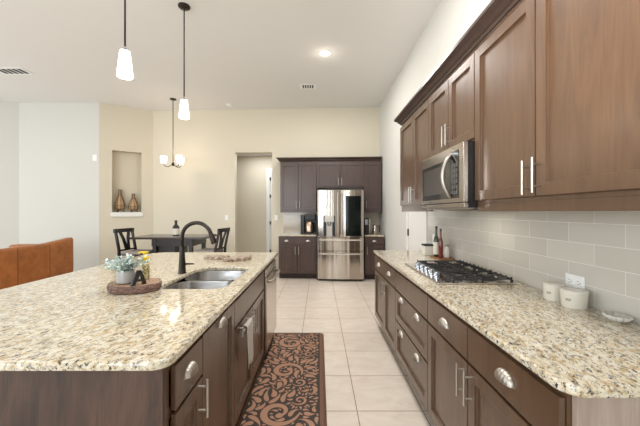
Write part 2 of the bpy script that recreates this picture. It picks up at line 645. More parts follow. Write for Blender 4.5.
def cup_pull(parent, x, z, yf, w=0.088):
    """shell-shaped bin pull: quarter-ellipsoid hood open below, on a thin back plate"""
    bm = bm_new()
    nu, nv = 36, 8
    h, d = 0.038, 0.027
    grid = []
    for i in range(nu + 1):
        a = PI * i / nu
        row = []
        for j in range(nv + 1):
            b = PI / 2 * j / nv
            px = -math.cos(a) * w / 2
            pr = math.sin(a) ** 0.8 * (1 + 0.05 * math.cos(a * 18) * math.sin(a))
            row.append(bm.verts.new((x + px, yf - 0.001 - pr * d * math.cos(b), z - 0.014 + pr * h * math.sin(b))))
        grid.append(row)
    for i in range(nu):
        for j in range(nv):
            try:
                bm.faces.new((grid[i][j], grid[i + 1][j], grid[i + 1][j + 1], grid[i][j + 1]))
            except ValueError:
                pass
    bmesh.ops.remove_doubles(bm, verts=bm.verts, dist=1e-5)
    bmesh.ops.solidify(bm, geom=list(bm.faces), thickness=0.002)
    box(bm, x - w / 2 - 0.003, x + w / 2 + 0.003, yf - 0.003, yf + 0.0005, z - 0.016, z - 0.010, 0.001)
    o = obj('handle', bm, M['nickel'], parent, 50)
    o['label'] = 'satin nickel cup pull'
    return o


def shaker(bm, x0, x1, z0, z1, yf, th=0.02, st=0.058, rec=0.014):
    """five-piece front: stiles, rails and recessed flat panel; yf is its front face, thickness goes to +y"""
    bv = 0.0022
    box(bm, x0, x0 + st, yf, yf + th, z0, z1, bv)
    box(bm, x1 - st, x1, yf, yf + th, z0, z1, bv)
    box(bm, x0 + st - 0.001, x1 - st + 0.001, yf, yf + th, z1 - st, z1, bv)
    box(bm, x0 + st - 0.001, x1 - st + 0.001, yf, yf + th, z0, z0 + st, bv)
    # small sloped bead around the panel
    ix0, ix1, iz0, iz1 = x0 + st - 0.001, x1 - st + 0.001, z0 + st - 0.001, z1 - st + 0.001
    bd = 0.003
    P = [(ix0, iz0), (ix1, iz0), (ix1, iz1), (ix0, iz1)]
    Q = [(ix0 + bd, iz0 + bd), (ix1 - bd, iz0 + bd), (ix1 - bd, iz1 - bd), (ix0 + bd, iz1 - bd)]
    a = [bm.verts.new((p[0], yf + 0.004, p[1])) for p in P]
    b = [bm.verts.new((q[0], yf + rec, q[1])) for q in Q]
    for i in range(4):
        bm.faces.new((a[i], a[(i + 1) % 4], b[(i + 1) % 4], b[i]))
    box(bm, ix0, ix1, yf + rec, yf + th - 0.003, iz0, iz1)


FT = 0.02   # front thickness


def cabinet(name, label, loc, rz, w, depth, z0, z1, fronts, wd=None, toe=False, bottom=True, top=True, stiles=None, rails=None, group=None, cat='cabinet', rail=None):
    """local frame: x along the front (left to right seen from the front), y into the cabinet, face frame at y = 0"""
    wd = wd or M['wood']
    t = thing(name, label, cat, loc, rz, group)
    bm = bm_new()
    e = 0.0006
    box(bm, e, 0.018, 0.019, depth, z0, z1)
    box(bm, w - 0.018, w - e, 0.019, depth, z0, z1)
    box(bm, 0.018, w - 0.018, depth - 0.008, depth, z0, z1)
    if bottom:
        box(bm, 0.018, w - 0.018, 0.019, depth - 0.008, z0, z0 + 0.018)
    if top:
        box(bm, 0.018, w - 0.018, 0.019, depth - 0.008, z1 - 0.018, z1)
    # face frame
    box(bm, e, 0.038, 0, 0.019, z0, z1)
    box(bm, w - 0.038, w - e, 0, 0.019, z0, z1)
    box(bm, 0.038, w - 0.038, 0, 0.019, z1 - 0.038, z1)
    box(bm, 0.038, w - 0.038, 0, 0.019, z0, z0 + 0.038)
    for s in (stiles or []):
        box(bm, s - 0.02, s + 0.02, 0.001, 0.019, z0 + 0.038, z1 - 0.038)
    for s in (rails or []):
        box(bm, 0.038, w - 0.038, 0.001, 0.019, s - 0.02, s + 0.02)
    obj('body', bm, wd, t)
    if toe:
        bm = bm_new(); box(bm, e, w - e, 0.075, 0.093, 0.0, z0)
        obj('toe_kick', bm, M['toe'], t)
    if rail:
        bm = bm_new(); box(bm, e, w - e, 0.0, 0.02, rail, z0, 0.003)
        obj('light_rail', bm, wd, t)
    for f in fronts:
        kind, x0, x1, f0, f1, style, pulls = f
        bm = bm_new()
        if style == 'shaker':
            shaker(bm, x0, x1, f0, f1, -FT, FT - 0.001, st=min(0.058, (f1 - f0) * 0.24))
        else:
            box(bm, x0, x1, -FT, -0.001, f0, f1, 0.003)
        p = obj(kind, bm, wd, t)
        for q in pulls:
            if q[0] == 'towel_bar':
                bar_pull(p, q[1], q[2], q[3], -FT, True, 'towel_bar')
            elif q[0] == 'bar':
                bar_pull(p, q[1], q[2], q[3], -FT)
            else:
                cup_pull(p, q[1], q[2], -FT, q[3] if len(q) > 3 else 0.088)
    return t


g = 0.004
# ---- right-hand base run (faces -X); local x runs from far to near
RB = -PI / 2
FX = 0.70


def base_run(name, label, ynear, yfar, fr, **kw):
    w = yfar - ynear
    return cabinet(name, label, (FX, yfar, 0), RB, w, WX - FX - 0.003, 0.11, 0.882, fr, toe=True, top=False, **kw)


w = 1.005; m2 = 0.525
base_run('base_cabinet', 'far brown base cabinet right of aisle, two drawers over two doors, beside white door', 2.71, 3.715, [
    ('drawer', 0.004, m2 - g, 0.703, 0.858, 'slab', [('cup', m2 / 2, 0.785)]),
    ('drawer', m2 + g, w - 0.004, 0.703, 0.858, 'slab', [('cup', (m2 + w) / 2, 0.785)]),
    ('door', 0.004, m2 - g, 0.13, 0.689, 'shaker', [('bar', m2 - 0.035, 0.59, 0.155)]),
    ('door', m2 + g, w - 0.004, 0.13, 0.689, 'shaker', [('bar', m2 + 0.035, 0.59, 0.155)])], rails=[0.696])
w = 0.8
base_run('base_cabinet', 'brown three-drawer base cabinet under the gas cooktop', 1.91, 2.71, [
    ('drawer_front', 0.004, w - 0.004, 0.703, 0.858, 'slab', []),
    ('drawer', 0.004, w - 0.004, 0.44, 0.689, 'shaker', [('cup', 0.2, 0.655), ('cup', 0.6, 0.655)]),
    ('drawer', 0.004, w - 0.004, 0.13, 0.427, 'shaker', [('cup', 0.2, 0.378), ('cup', 0.6, 0.378)])], rails=[0.696, 0.433])
w = 1.05; m2 = 0.514
rb3 = base_run('base_cabinet', 'nearest brown base cabinet right of aisle, with flash-brightened end panel under counter corner', 0.86, 1.91, [
    ('drawer', 0.004, m2 - g, 0.703, 0.858, 'slab', [('cup', 0.262, 0.785, 0.1)]),
    ('drawer', m2 + g, w - 0.004, 0.703, 0.858, 'slab', [('cup', 0.80, 0.785, 0.1)]),
    ('door', 0.004, m2 - g, 0.13, 0.689, 'shaker', [('bar', m2 - 0.035, 0.598, 0.155)]),
    ('door', m2 + g, w - 0.004, 0.13, 0.689, 'shaker', [('bar', m2 + 0.035, 0.598, 0.155)])], rails=[0.696])
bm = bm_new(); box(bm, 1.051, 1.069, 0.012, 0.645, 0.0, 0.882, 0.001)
o = obj('end_panel', bm, M['wood_flash_lit'], rb3); o['label'] = 'wood end panel with flash brightness in its colour'

# ---- right-hand uppers
UX = 0.98


def upper(name, label, ynear, yfar, z0, z1, fr, **kw):
    return cabinet(name, label, (UX, yfar, 0), RB, yfar - ynear, WX - UX - 0.003, z0, z1, fr, **kw)


w = 3.615 - 2.67; m2 = 0.5
upper('wall_cabinet', 'far two-door brown wall cabinet left of the microwave', 2.67, 3.615, 1.437, 2.41, [
    ('door', 0.004, m2 - g, 1.455, 2.372, 'shaker', [('bar', m2 - 0.03, 1.56, 0.155)]),
    ('door', m2 + g, w - 0.004, 1.455, 2.372, 'shaker', [('bar', m2 + 0.03, 1.56, 0.155)])], rail=1.388)
w = 0.785; m2 = w / 2 + 0.01
upper('wall_cabinet', 'short brown wall cabinet above the microwave', 1.885, 2.67, 1.83, 2.41, [
    ('door', 0.004, m2 - g, 1.845, 2.372, 'shaker', [('bar', m2 - 0.03, 1.95, 0.155)]),
    ('door', m2 + g, w - 0.004, 1.845, 2.372, 'shaker', [('bar', m2 + 0.03, 1.95, 0.155)])])
w = 1.055; m2 = 0.530
upper('wall_cabinet', 'nearest large two-door brown wall cabinet at right, over the counter', 0.83, 1.885, 1.437, 2.41, [
    ('door', 0.004, m2 - g, 1.455, 2.372, 'shaker', [('bar', m2 - 0.036, 1.54, 0.155)]),
    ('door', m2 + g, w - 0.004, 1.455, 2.372, 'shaker', [('bar', m2 + 0.030, 1.545, 0.155)])], rail=1.388)

CROWN = [(0.0, 0.0), (-0.012, 0.0), (-0.018, 0.016), (-0.03, 0.022), (-0.045, 0.045), (-0.066, 0.06), (-0.074, 0.066), (-0.074, 0.085), (0.0, 0.085)]


def crown(label, loc, rz, w, depth, z, left=True, wd=None):
    """crown moulding along the front (and left return) of a run of wall cabinets"""
    bm = bm_new()
    ex = 0.074 if left else 0.0
    rows = []
    for y, zz in CROWN:
        pts = []
        if left:
            pts.append((y, depth, z + zz))
        pts.append((y if left else 0.0, y, z + zz))
        pts.append((w, y, z + zz))
        rows.append([bm.verts.new(p) for p in pts])
    n = len(rows)
    for i in range(n):
        a, b = rows[i], rows[(i + 1) % n]
        for j in range(len(a) - 1):
            try:
                bm.faces.new((a[j], a[j + 1], b[j + 1], b[j]))
            except ValueError:
                pass
    bm.faces.new([r[0] for r in rows])
    bm.faces.new([r[-1] for r in rows])
    o = obj('crown_molding', bm, wd or M['crown'])
    tag(o, label, 'molding')
    return place(o, loc, rz)


crown('shade-darkened crown molding over the right-hand wall cabinets', (UX, 3.615, 0), RB, 2.785, WX - UX - 0.004, 2.4105)


# ------------------------------------------------------------------ granite counters
def rrect(x0, x1, y0, y1, radii, seg=8, inset=0.0):
    """counter-clockwise rounded rectangle; radii for (x0y0, x1y0, x1y1, x0y1)"""
    x0 += inset; x1 -= inset; y0 += inset; y1 -= inset
    c = [(x0, y0, PI, 1, 1), (x1, y0, 1.5 * PI, -1, 1), (x1, y1, 0, -1, -1), (x0, y1, PI / 2, 1, -1)]
    pts = []
    for (x, y, a0, sx, sy), r in zip(c, radii):
        r = max(r - inset, 0.0004)
        for i in range(seg + 1):
            a = a0 + PI / 2 * i / seg
            pts.append((x + sx * r + r * math.cos(a), y + sy * r + r * math.sin(a)))
    return pts


def slab(name, outline, zt, th, m, hole=None, parent=None):
    """outline(inset) -> loop; eased edge; optional hole(inset) loop, negative inset grows the hole"""
    bm = bm_new()
    prof = [(0.010, zt), (0.004, zt - 0.0016), (0.001, zt - 0.005), (0.0, zt - 0.010), (0.0, zt - th + 0.008), (0.002, zt - th + 0.003), (0.008, zt - th)]
    def loops(fn, sgn):
        out = []
        for ins, z in prof:
            out.append([bm.verts.new((p[0], p[1], z)) for p in fn(ins * sgn)])
        for a, b in zip(out, out[1:]):
            n = len(a)
            for i in range(n):
                bm.faces.new((a[i], a[(i + 1) % n], b[(i + 1) % n], b[i]))
        return out
    Ls = [loops(outline, 1)]
    if hole:
        Ls.append(loops(hole, -1))
    for idx in (0, -1):
        edges = []
        for L in Ls:
            lp = L[idx]
            for i in range(len(lp)):
                e = bm.edges.get((lp[i], lp[(i + 1) % len(lp)]))
                edges.append(e)
        if hole:
            bmesh.ops.triangle_fill(bm, edges=edges, use_beauty=True, use_dissolve=False)
        else:
            bm.faces.new(Ls[0][idx])
    return obj(name, bm, m, parent)


ZT = 0.914
o = slab('granite_countertop', lambda i: rrect(0.665, WX - 0.0005, 0.815, 3.735, (0.06, 0.001, 0.001, 0.012), inset=i), ZT, 0.031, M['granite'])
tag(o, 'speckled cream granite counter with the gas cooktop on it', 'countertop')
SX0, SX1, SY0, SY1 = -1.01, -0.585, 1.87, 2.60
o = slab('granite_countertop', lambda i: rrect(-1.94, -0.475, 0.955, 3.56, (0.06, 0.06, 0.02, 0.22), inset=i), ZT, 0.031, M['granite'],
         hole=lambda i: rrect(SX0, SX1, SY0, SY1, (0.09, 0.09, 0.09, 0.14), inset=i))
tag(o, 'large speckled granite island top with the sink cut into it', 'countertop')

# ------------------------------------------------------------------ island (faces +X); local x runs from near to far
IB = PI / 2
IX = -0.51


def isl(name, label, ynear, yfar, fr, **kw):
    return cabinet(name, label, (IX, ynear, 0), IB, yfar - ynear, 0.60, 0.11, 0.882, fr, toe=True, top=False, **kw)


w = 0.29
isl('base_cabinet', 'narrow island cabinet at near corner, drawer over door', 0.998, 1.288, [
    ('drawer', 0.047, w - 0.003, 0.703, 0.858, 'slab', [('cup', 0.155, 0.79)]),
    ('door', 0.047, w - 0.003, 0.13, 0.689, 'shaker', [('bar', w - 0.045, 0.625, 0.155)])], rails=[0.696])
w = 0.485
isl('base_cabinet', 'island cabinet with one tall full-height pull-out door', 1.288, 1.773, [
    ('door', 0.003, w - 0.003, 0.13, 0.862, 'shaker', [('cup', w / 2, 0.832)])])
w = 0.945; m2 = 0.48
isl('base_cabinet', 'island sink cabinet with two doors and a hanging towel', 1.773, 2.718, [
    ('drawer_front', 0.004, w - 0.004, 0.703, 0.858, 'slab', []),
    ('door', 0.004, m2 - g, 0.13, 0.689, 'shaker', [('bar', m2 - 0.035, 0.60, 0.155), ('towel_bar', 0.20, 0.664, 0.27)]),
    ('door', m2 + g, w - 0.004, 0.13, 0.689, 'shaker', [('bar', m2 + 0.035, 0.60, 0.155)])], rails=[0.696])

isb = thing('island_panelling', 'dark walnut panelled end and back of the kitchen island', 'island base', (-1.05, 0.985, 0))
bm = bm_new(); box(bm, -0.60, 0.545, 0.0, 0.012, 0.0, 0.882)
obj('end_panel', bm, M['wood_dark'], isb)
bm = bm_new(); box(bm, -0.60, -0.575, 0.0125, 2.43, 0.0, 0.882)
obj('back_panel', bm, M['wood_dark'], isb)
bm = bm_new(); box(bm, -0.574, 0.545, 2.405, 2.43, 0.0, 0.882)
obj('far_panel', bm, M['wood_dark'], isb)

# dishwasher
dw = thing('dishwasher', 'stainless steel dishwasher at the far end of the island', 'dishwasher', (IX, 2.735, 0), IB)
bm = bm_new(); box(bm, 0.004, 0.62, 0.0, 0.57, 0.1, 0.875); obj('body', bm, M['black'], dw)
bm = bm_new(); box(bm, 0.002, 0.622, -0.042, -0.001, 0.12, 0.79, 0.006); obj('door', bm, M['steel'], dw)
bm = bm_new(); box(bm, 0.002, 0.622, -0.036, -0.001, 0.794, 0.868, 0.006); obj('control_panel', bm, M['steel'], dw)
bm = bm_new()
tube(bm, [(0.04, -0.04, 0.75), (0.045, -0.07, 0.75), (0.08, -0.082, 0.75), (0.31, -0.086, 0.75), (0.545, -0.082, 0.75), (0.58, -0.07, 0.75), (0.585, -0.04, 0.75)], 0.011, 12)
obj('handle', bm, M['nickel'], dw, True)
bm = bm_new(); box(bm, 0.01, 0.615, 0.05, 0.07, 0.0, 0.1); obj('toe_kick', bm, M['black'], dw)

# sink
sk = thing('sink', 'stainless double-bowl undermount sink in the island', 'sink', (-0.7975, 2.235, 0.70))


def bowl(y0, y1, name):
    bm = bm_new()
    x0, x1 = SX0 + 0.004, SX1 - 0.004
    Lp = []
    for ins, z in ((-0.006, 0.8825), (0.0, 0.8825), (0.002, 0.875), (0.012, 0.72), (0.03, 0.70), (0.06, 0.695)):
        Lp.append([bm.verts.new((p[0] + 0.7975, p[1] - 2.235, z - 0.70)) for p in rrect(x0, x1, y0, y1, (0.085,) * 4, inset=ins)])
    for a, b in zip(Lp, Lp[1:]):
        for i in range(len(a)):
            bm.faces.new((a[i], a[(i + 1) % len(a)], b[(i + 1) % len(a)], b[i]))
    bm.faces.new(Lp[-1])
    bmesh.ops.recalc_face_normals(bm, faces=bm.faces)
    bmesh.ops.solidify(bm, geom=list(bm.faces), thickness=0.0015)
    b = obj(name, bm, M['sinksteel'], sk, 40)
    bm = bm_new()
    lathe(bm, [(0.001, -0.002), (0.04, -0.002), (0.044, 0.0), (0.04, 0.001), (0.03, -0.0005), (0.001, -0.0005)], 0, (y0 + y1) / 2 - 2.235, 20)
    d = obj('drain', bm, M['chrome'], b, 40)
    return b


bowl(SY0 + 0.004, 2.205, 'bowl')
bowl(2.235, SY1 - 0.004, 'bowl')

# faucet
fc = thing('faucet', 'dark bronze gooseneck faucet standing at the island sink', 'faucet', (-1.05, 2.34, ZT))
bm = bm_new(); lathe(bm, [(0.031, 0), (0.031, 0.006), (0.028, 0.012), (0.026, 0.05), (0.022, 0.12), (0.017, 0.2), (0.016, 0.21)], seg=20)
obj('base', bm, M['bronze'], fc, 40)
bm = bm_new()
pts = [(0, 0, 0.2), (0, 0, 0.27)]
for i in range(0, 19):
    a = PI - (PI + R(-14)) * i / 18
    pts.append((0.115 + 0.115 * math.cos(a), -0.02 * (i / 18), 0.275 + 0.112 * math.sin(a)))
tube(bm, pts, 0.015, 14)
obj('spout', bm, M['bronze'], fc, True)
e = Vector(pts[-1]); dd = (e - Vector(pts[-3])).normalized()
bm = bm_new(); tube(bm, [e - dd * 0.004, e + dd * 0.01, e + dd * 0.03, e + dd * 0.075, e + dd * 0.08], [0.016, 0.019, 0.0195, 0.023, 0.02], 16)
obj('spray_head', bm, M['bronze'], fc, 40)
bm = bm_new(); tube(bm, [e + dd * 0.02 + Vector((0.012, 0, 0.004)), e + dd * 0.014 + Vector((0.03, 0, 0.012))], 0.005, 8)
obj('button', bm, M['bronze'], fc)
bm = bm_new(); tube(bm, [(0.018, 0, 0.07), (0.04, -0.004, 0.072), (0.095, -0.012, 0.074)], [0.011, 0.0065, 0.0055], 12)
obj('lever', bm, M['bronze'], fc, True)

# towel over the left sink door pull
tw = bm_new()
prof = [(-0.444, 0.42 + 0.245 * j / 12, 1 - j / 12) for j in range(13)]
prof += [(-0.456 + 0.012 * math.cos(PI * j / 8), 0.666 + 0.012 * math.sin(PI * j / 8), 0.0) for j in range(9)]
prof += [(-0.468, 0.645, 0.0), (-0.468, 0.61, 0.0)]
tw_rows = []
for px_, pz_, f in prof:
    row = []
    for i in range(11):
        u = i / 10
        row.append(tw.verts.new((px_ + 0.007 * (1 + math.sin(u * 10 + f * 2)) * f, 1.955 + (u - 0.5) * 2 * (0.072 + 0.018 * f), pz_)))
    tw_rows.append(row)
for a, b in zip(tw_rows, tw_rows[1:]):
    for i in range(10):
        tw.faces.new((a[i], a[i + 1], b[i + 1], b[i]))
bmesh.ops.recalc_face_normals(tw, faces=tw.faces)
bmesh.ops.solidify(tw, geom=list(tw.faces), thickness=-0.004)
o = obj('kitchen_towel', tw, M['towel'], None, True)
tag(o, 'grey and white woven towel hanging on the sink cabinet door', 'towel')

# ------------------------------------------------------------------ microwave
mo = thing('microwave', 'stainless over-range microwave under the short wall cabinet', 'microwave', (0.925, 2.662, 1.40), RB)
w = 0.774
bm = bm_new(); box(bm, 0, w, 0.0, 0.415, 0.012, 0.424); obj('body', bm, M['black'], mo)
bm = bm_new(); box(bm, 0.0, w, -0.03, -0.0005, 0.045, 0.424, 0.004); dro = obj('door', bm, M['steel'], mo)
bm = bm_new(); box(bm, 0.035, 0.585, -0.0325, -0.0295, 0.075, 0.345, 0.001); ow = obj('window', bm, M['blackglass'], dro)
bm = bm_new(); box(bm, 0.075, 0.5, -0.0335, -0.0315, 0.115, 0.315, 0.0005); obj('window_pane', bm, M['mwglass'], dro)
bm = bm_new()
hp = []
for i in range(13):
    f = i / 12
    hp.append((0.598, -0.034 - 0.055 * math.sin(PI * f) ** 0.7, 0.085 + 0.28 * f))
tube(bm, hp, 0.0125, 12); obj('handle', bm, M['nickel'], dro, True)
bm = bm_new(); box(bm, 0.588, 0.71, -0.0325, -0.0295, 0.075, 0.385, 0.001); cp = obj('control_panel', bm, M['blackglass'], mo)
for i in range(6):
    for j in range(3):
        bm = bm_new(); box(bm, 0.618 + j * 0.029, 0.638 + j * 0.029, -0.0345, -0.032, 0.10 + i * 0.036, 0.124 + i * 0.036, 0.001)
        obj('button', bm, M['keys'], cp)
bm = bm_new(); box(bm, 0.0, w, -0.026, -0.0005, 0.012, 0.042, 0.003); obj('vent_grille', bm, M['steel'], mo)
bm = bm_new(); box(bm, 0.02, w - 0.02, 0.01, 0.40, 0.0, 0.0115); obj('base_plate', bm, M['nickel'], mo)
bm = bm_new(); box(bm, 0.3, w - 0.06, 0.03, 0.2, -0.004, -0.0003); obj('filter', bm, M['black'], mo)

# ------------------------------------------------------------------ cooktop
ck_ = thing('cooktop', 'stainless gas cooktop with black grates set on the granite counter', 'cooktop', (0.77, 2.745, ZT), RB)
# local x: far to near 0..0.775 ; y: front to wall 0..0.505
bm = bm_new(); box(bm, 0, 0.775, 0, 0.505, 0.0003, 0.011, 0.004); obj('tray', bm, M['steel'], ck_)
for i in range(5):
    bm = bm_new()
    cx = 0.19 + i * 0.1
    lathe(bm, [(0.025, 0.0113), (0.025, 0.016), (0.021, 0.02), (0.019, 0.043), (0.016, 0.046)], cx, 0.062, 18)
    box(bm, cx - 0.003, cx + 0.003, 0.062 - 0.018, 0.062 + 0.018, 0.044, 0.05, 0.001)
    obj('knob', bm, M['chrome'], ck_, 40)
for cx, cy, r in ((0.15, 0.2, 0.045), (0.15, 0.4, 0.036), (0.3875, 0.3, 0.06), (0.625, 0.2, 0.036), (0.625, 0.4, 0.05)):
    bm = bm_new()
    lathe(bm, [(r, 0.0113), (r, 0.02), (r * 0.8, 0.022), (r * 0.8, 0.03), (r * 0.7, 0.033)], cx, cy, 22)
    obj('burner', bm, M['iron'], ck_, 40)


def grate(x0, x1, y0, y1):
    bm = bm_new()
    z0, z1 = 0.027, 0.037
    b = 0.0036
    def bar(ax, ay, bx, by):
        if ax == bx:
            box(bm, ax - b, ax + b, ay, by, z0, z1, 0.002)
        else:
            box(bm, ax, bx, ay - b, ay + b, z0, z1, 0.002)
    bar(x0, y0, x0, y1); bar(x1, y0, x1, y1)
    bar(x0 - b, y0, x1 + b, y0); bar(x0 - b, y1, x1 + b, y1)
    ym = (y0 + y1) / 2
    bar(x0, ym, x1, ym)
    n = 3
    for i in range(1, n + 1):
        x = x0 + (x1 - x0) * i / (n + 1)
        L = 0.062
        bar(x, y0, x, y0 + L); bar(x, ym - L, x, ym + L); bar(x, y1 - L, x, y1)
    for x in (x0, x1):
        for y in (y0, y1, ym):
            box(bm, x - 0.007, x + 0.007, y - 0.007, y + 0.007, 0.0113, z0 + 0.001, 0.002)
    # raised finger tips
    for i in range(0, n + 2):
        x = x0 + (x1 - x0) * i / (n + 1)
        for y in (y0, y1):
            box(bm, x - b, x + b, y - b, y + b, z1 - 0.001, z1 + 0.008, 0.002)
    obj('grate', bm, M['iron'], ck_)


grate(0.025, 0.262, 0.11, 0.49)
grate(0.278, 0.498, 0.11, 0.49)
grate(0.514, 0.75, 0.11, 0.49)

# ------------------------------------------------------------------ back wall kitchen
def at_back(xl, yl, z=0.0):
    p = BK @ Vector((xl, yl, z))
    return (p.x, p.y, p.z)


RBK = R(-3)
# xl = (X - 1.35) / cos 3deg
w = 0.775; m2 = w / 2
cabinet('base_cabinet', 'shade-darkened base cabinet left of refrigerator under the coffee maker', at_back(-2.155, -0.62), RBK, w, 0.615, 0.11, 0.882, [
    ('drawer', 0.004, w - 0.004, 0.72, 0.862, 'slab', [('cup', 0.165, 0.79), ('cup', 0.61, 0.79)]),
    ('door', 0.004, m2 - g, 0.13, 0.712, 'shaker', [('bar', m2 - 0.035, 0.59, 0.165)]),
    ('door', m2 + g, w - 0.004, 0.13, 0.712, 'shaker', [('bar', m2 + 0.035, 0.59, 0.165)])], toe=True, top=False, wd=M['wood_shaded'], rails=[0.716])
w = 0.382
cabinet('base_cabinet', 'narrow shade-darkened base cabinet right of refrigerator under the kettle', at_back(-0.386, -0.62), RBK, w, 0.615, 0.11, 0.882, [
    ('drawer', 0.004, w - 0.004, 0.72, 0.862, 'slab', [('cup', w / 2, 0.79)]),
    ('door', 0.004, w - 0.004, 0.13, 0.712, 'shaker', [('bar', 0.045, 0.60, 0.165)])], toe=True, top=False, wd=M['wood_shaded'], rails=[0.716])
o = slab('granite_countertop', lambda i: rrect(-2.165, -1.372, -0.655, -0.0095, (0.01,) * 4, inset=i), ZT, 0.031, M['granite'])
tag(place(o, (WX, 6.8, 0), RBK), 'short granite counter left of refrigerator with the coffee maker', 'countertop')
o = slab('granite_countertop', lambda i: rrect(-0.39, -0.003, -0.655, -0.0095, (0.01,) * 4, inset=i), ZT, 0.031, M['granite'])
tag(place(o, (WX, 6.8, 0), RBK), 'small granite counter right of refrigerator with the kettle', 'countertop')
w = 0.782; m2 = w / 2
cabinet('wall_cabinet', 'shade-darkened two-door wall cabinet above the coffee maker', at_back(-2.172, -0.33), RBK, w, 0.328, 1.41, 2.46, [
    ('door', 0.004, m2 - g, 1.425, 2.43, 'shaker', [('bar', m2 - 0.035, 1.535, 0.165)]),
    ('door', m2 + g, w - 0.004, 1.425, 2.43, 'shaker', [('bar', m2 + 0.035, 1.535, 0.165)])], wd=M['wood_shaded'], rail=1.37)
w = 1.012; m2 = w / 2
cabinet('wall_cabinet', 'short shade-darkened wall cabinet above the refrigerator', at_back(-1.389, -0.33), RBK, w, 0.328, 1.90, 2.46, [
    ('door', 0.004, m2 - g, 1.925, 2.43, 'shaker', [('bar', m2 - 0.035, 2.03, 0.155)]),
    ('door', m2 + g, w - 0.004, 1.925, 2.43, 'shaker', [('bar', m2 + 0.035, 2.03, 0.155)])], wd=M['wood_shaded'])
w = 0.372
cabinet('wall_cabinet', 'narrow shade-darkened single-door wall cabinet right of refrigerator', at_back(-0.376, -0.33), RBK, w, 0.328, 1.41, 2.46, [
    ('door', 0.004, w - 0.004, 1.425, 2.43, 'shaker', [('bar', 0.045, 1.535, 0.165)])], wd=M['wood_shaded'], rail=1.37)
crown('shade-darkened crown molding over the back wall cabinets', at_back(-2.172, -0.33), RBK, 2.166, 0.328, 2.4605)
# tall side panels beside the refrigerator
fp = thing('tall_side_panel', 'tall shade-darkened side panel between coffee counter and refrigerator', 'panel', at_back(-1.369, -0.66), RBK)
bm = bm_new(); box(bm, 0, 0.02, 0, 0.64, 0, 0.93); obj('lower_panel', bm, M['wood_shaded'], fp)
bm = bm_new(); box(bm, 0, 0.02, 0.33, 0.64, 0.931, 1.898); obj('upper_panel', bm, M['wood_shaded'], fp)

# ---- refrigerator (local x 0..0.91, door front y=0, body behind)
fr = thing('refrigerator', 'large stainless french-door refrigerator between the shade-darkened back cabinets', 'refrigerator', at_back(-1.335, -0.81), RBK)
FW = 0.91


def curved_front(bm, x0, x1, z0, z1, th=0.06, bow=0.012, seg=12):
    """door slab whose front is slightly bowed in plan with rounded vertical edges"""
    poly = []
    for i in range(seg + 1):
        f = i / seg
        e = min(f, 1 - f) * (x1 - x0)
        rnd = 0.012 * max(0, 1 - e / 0.018) ** 2
        poly.append((x0 + (x1 - x0) * f, bow * (2 * f - 1) ** 2 + rnd))
    poly += [(x1, th), (x0, th)]
    prism(bm, poly, 'z', z0, z1)


bm = bm_new(); box(bm, 0.004, FW - 0.004, 0.07, 0.795, 0.03, 1.80); obj('body', bm, M['black'], fr)
sp = 0.435
# left door with dispenser recess: built of pieces around the opening
dx0, dx1, dz0, dz1 = 0.115, 0.345, 0.90, 1.31
bm = bm_new()
curved_front(bm, 0.0, sp - 0.003, dz1, 1.815)
def flat(x0, x1, z0, z1):
    def bw(x):
        f = x / (sp - 0.003)
        e = min(f, 1 - f) * sp
        return 0.012 * (2 * f - 1) ** 2 + 0.012 * max(0, 1 - e / 0.018) ** 2
    n = 8
    poly = [(x0 + (x1 - x0) * i / n, bw(x0 + (x1 - x0) * i / n)) for i in range(n + 1)] + [(x1, 0.06), (x0, 0.06)]
    prism(bm, poly, 'z', z0, z1)
flat(0.0, dx0, dz0, dz1)
flat(dx1, sp - 0.003, dz0, dz1)
flat(0.0, sp - 0.003, 0.886, dz0)
box(bm, dx0, dx1, 0.05, 0.06, dz0, dz1)
ld = obj('door', bm, M['fridge'], fr)
dp = bm_new()
box(dp, dx0, dx0 + 0.055, 0.003, 0.05, dz0, dz1); box(dp, dx1 - 0.055, dx1, 0.003, 0.05, dz0, dz1)
dpo = obj('dispenser', dp, M['black'], ld)
bm = bm_new(); box(bm, dx0 + 0.056, dx1 - 0.056, 0.03, 0.0495, dz0, dz1 - 0.16, 0.003); obj('splash_panel', bm, M['nickel'], dpo)
bm = bm_new(); box(bm, dx0 + 0.02, dx1 - 0.02, -0.004, 0.049, dz1 - 0.13, dz1 - 0.005, 0.01); obj('display', bm, M['nickel'], dpo)
bm = bm_new(); tube(bm, [(0.23, 0.015, dz1 - 0.2), (0.23, 0.012, dz1 - 0.12)], [0.03, 0.045], 16); obj('spigot', bm, M['chrome'], dpo, 40)
bm = bm_new(); curved_front(bm, sp + 0.003, FW, 0.886, 1.815); rd = obj('door', bm, M['fridge'], fr)
bm = bm_new()
curved_front(bm, 0.535, 0.868, 0.905, 1.70, 0.03, 0.004); o = obj('glass_panel', bm, M['doorglass'], rd)
o.location = (0, -0.004, 0)
# dim bottles and shelves behind the lit glass
for nm, xx in (('handle', sp - 0.035), ('handle', sp + 0.04)):
    bm = bm_new()
    tube(bm, [(xx, 0.02, 0.93), (xx, -0.045, 0.95), (xx, -0.05, 1.35), (xx, -0.045, 1.74), (xx, 0.02, 1.76)], 0.0125, 12)
    obj('handle', bm, M['nickel'], ld if xx < sp else rd, 50)
for z0, z1 in ((0.612, 0.878), (0.05, 0.604)):
    bm = bm_new(); curved_front(bm, 0.0, FW, z0, z1, bow=0.014)
    d = obj('drawer', bm, M['fridge'], fr)
    bm = bm_new()
    zz = z1 - 0.055
    tube(bm, [(0.04, 0.03, zz), (0.05, -0.035, zz), (0.455, -0.05, zz), (0.86, -0.035, zz), (0.87, 0.03, zz)], 0.0125, 12)
    obj('handle', bm, M['nickel'], d, 50)
bm = bm_new(); box(bm, 0.02, FW - 0.02, 0.09, 0.75, 0.0, 0.03); obj('base', bm, M['black'], fr)

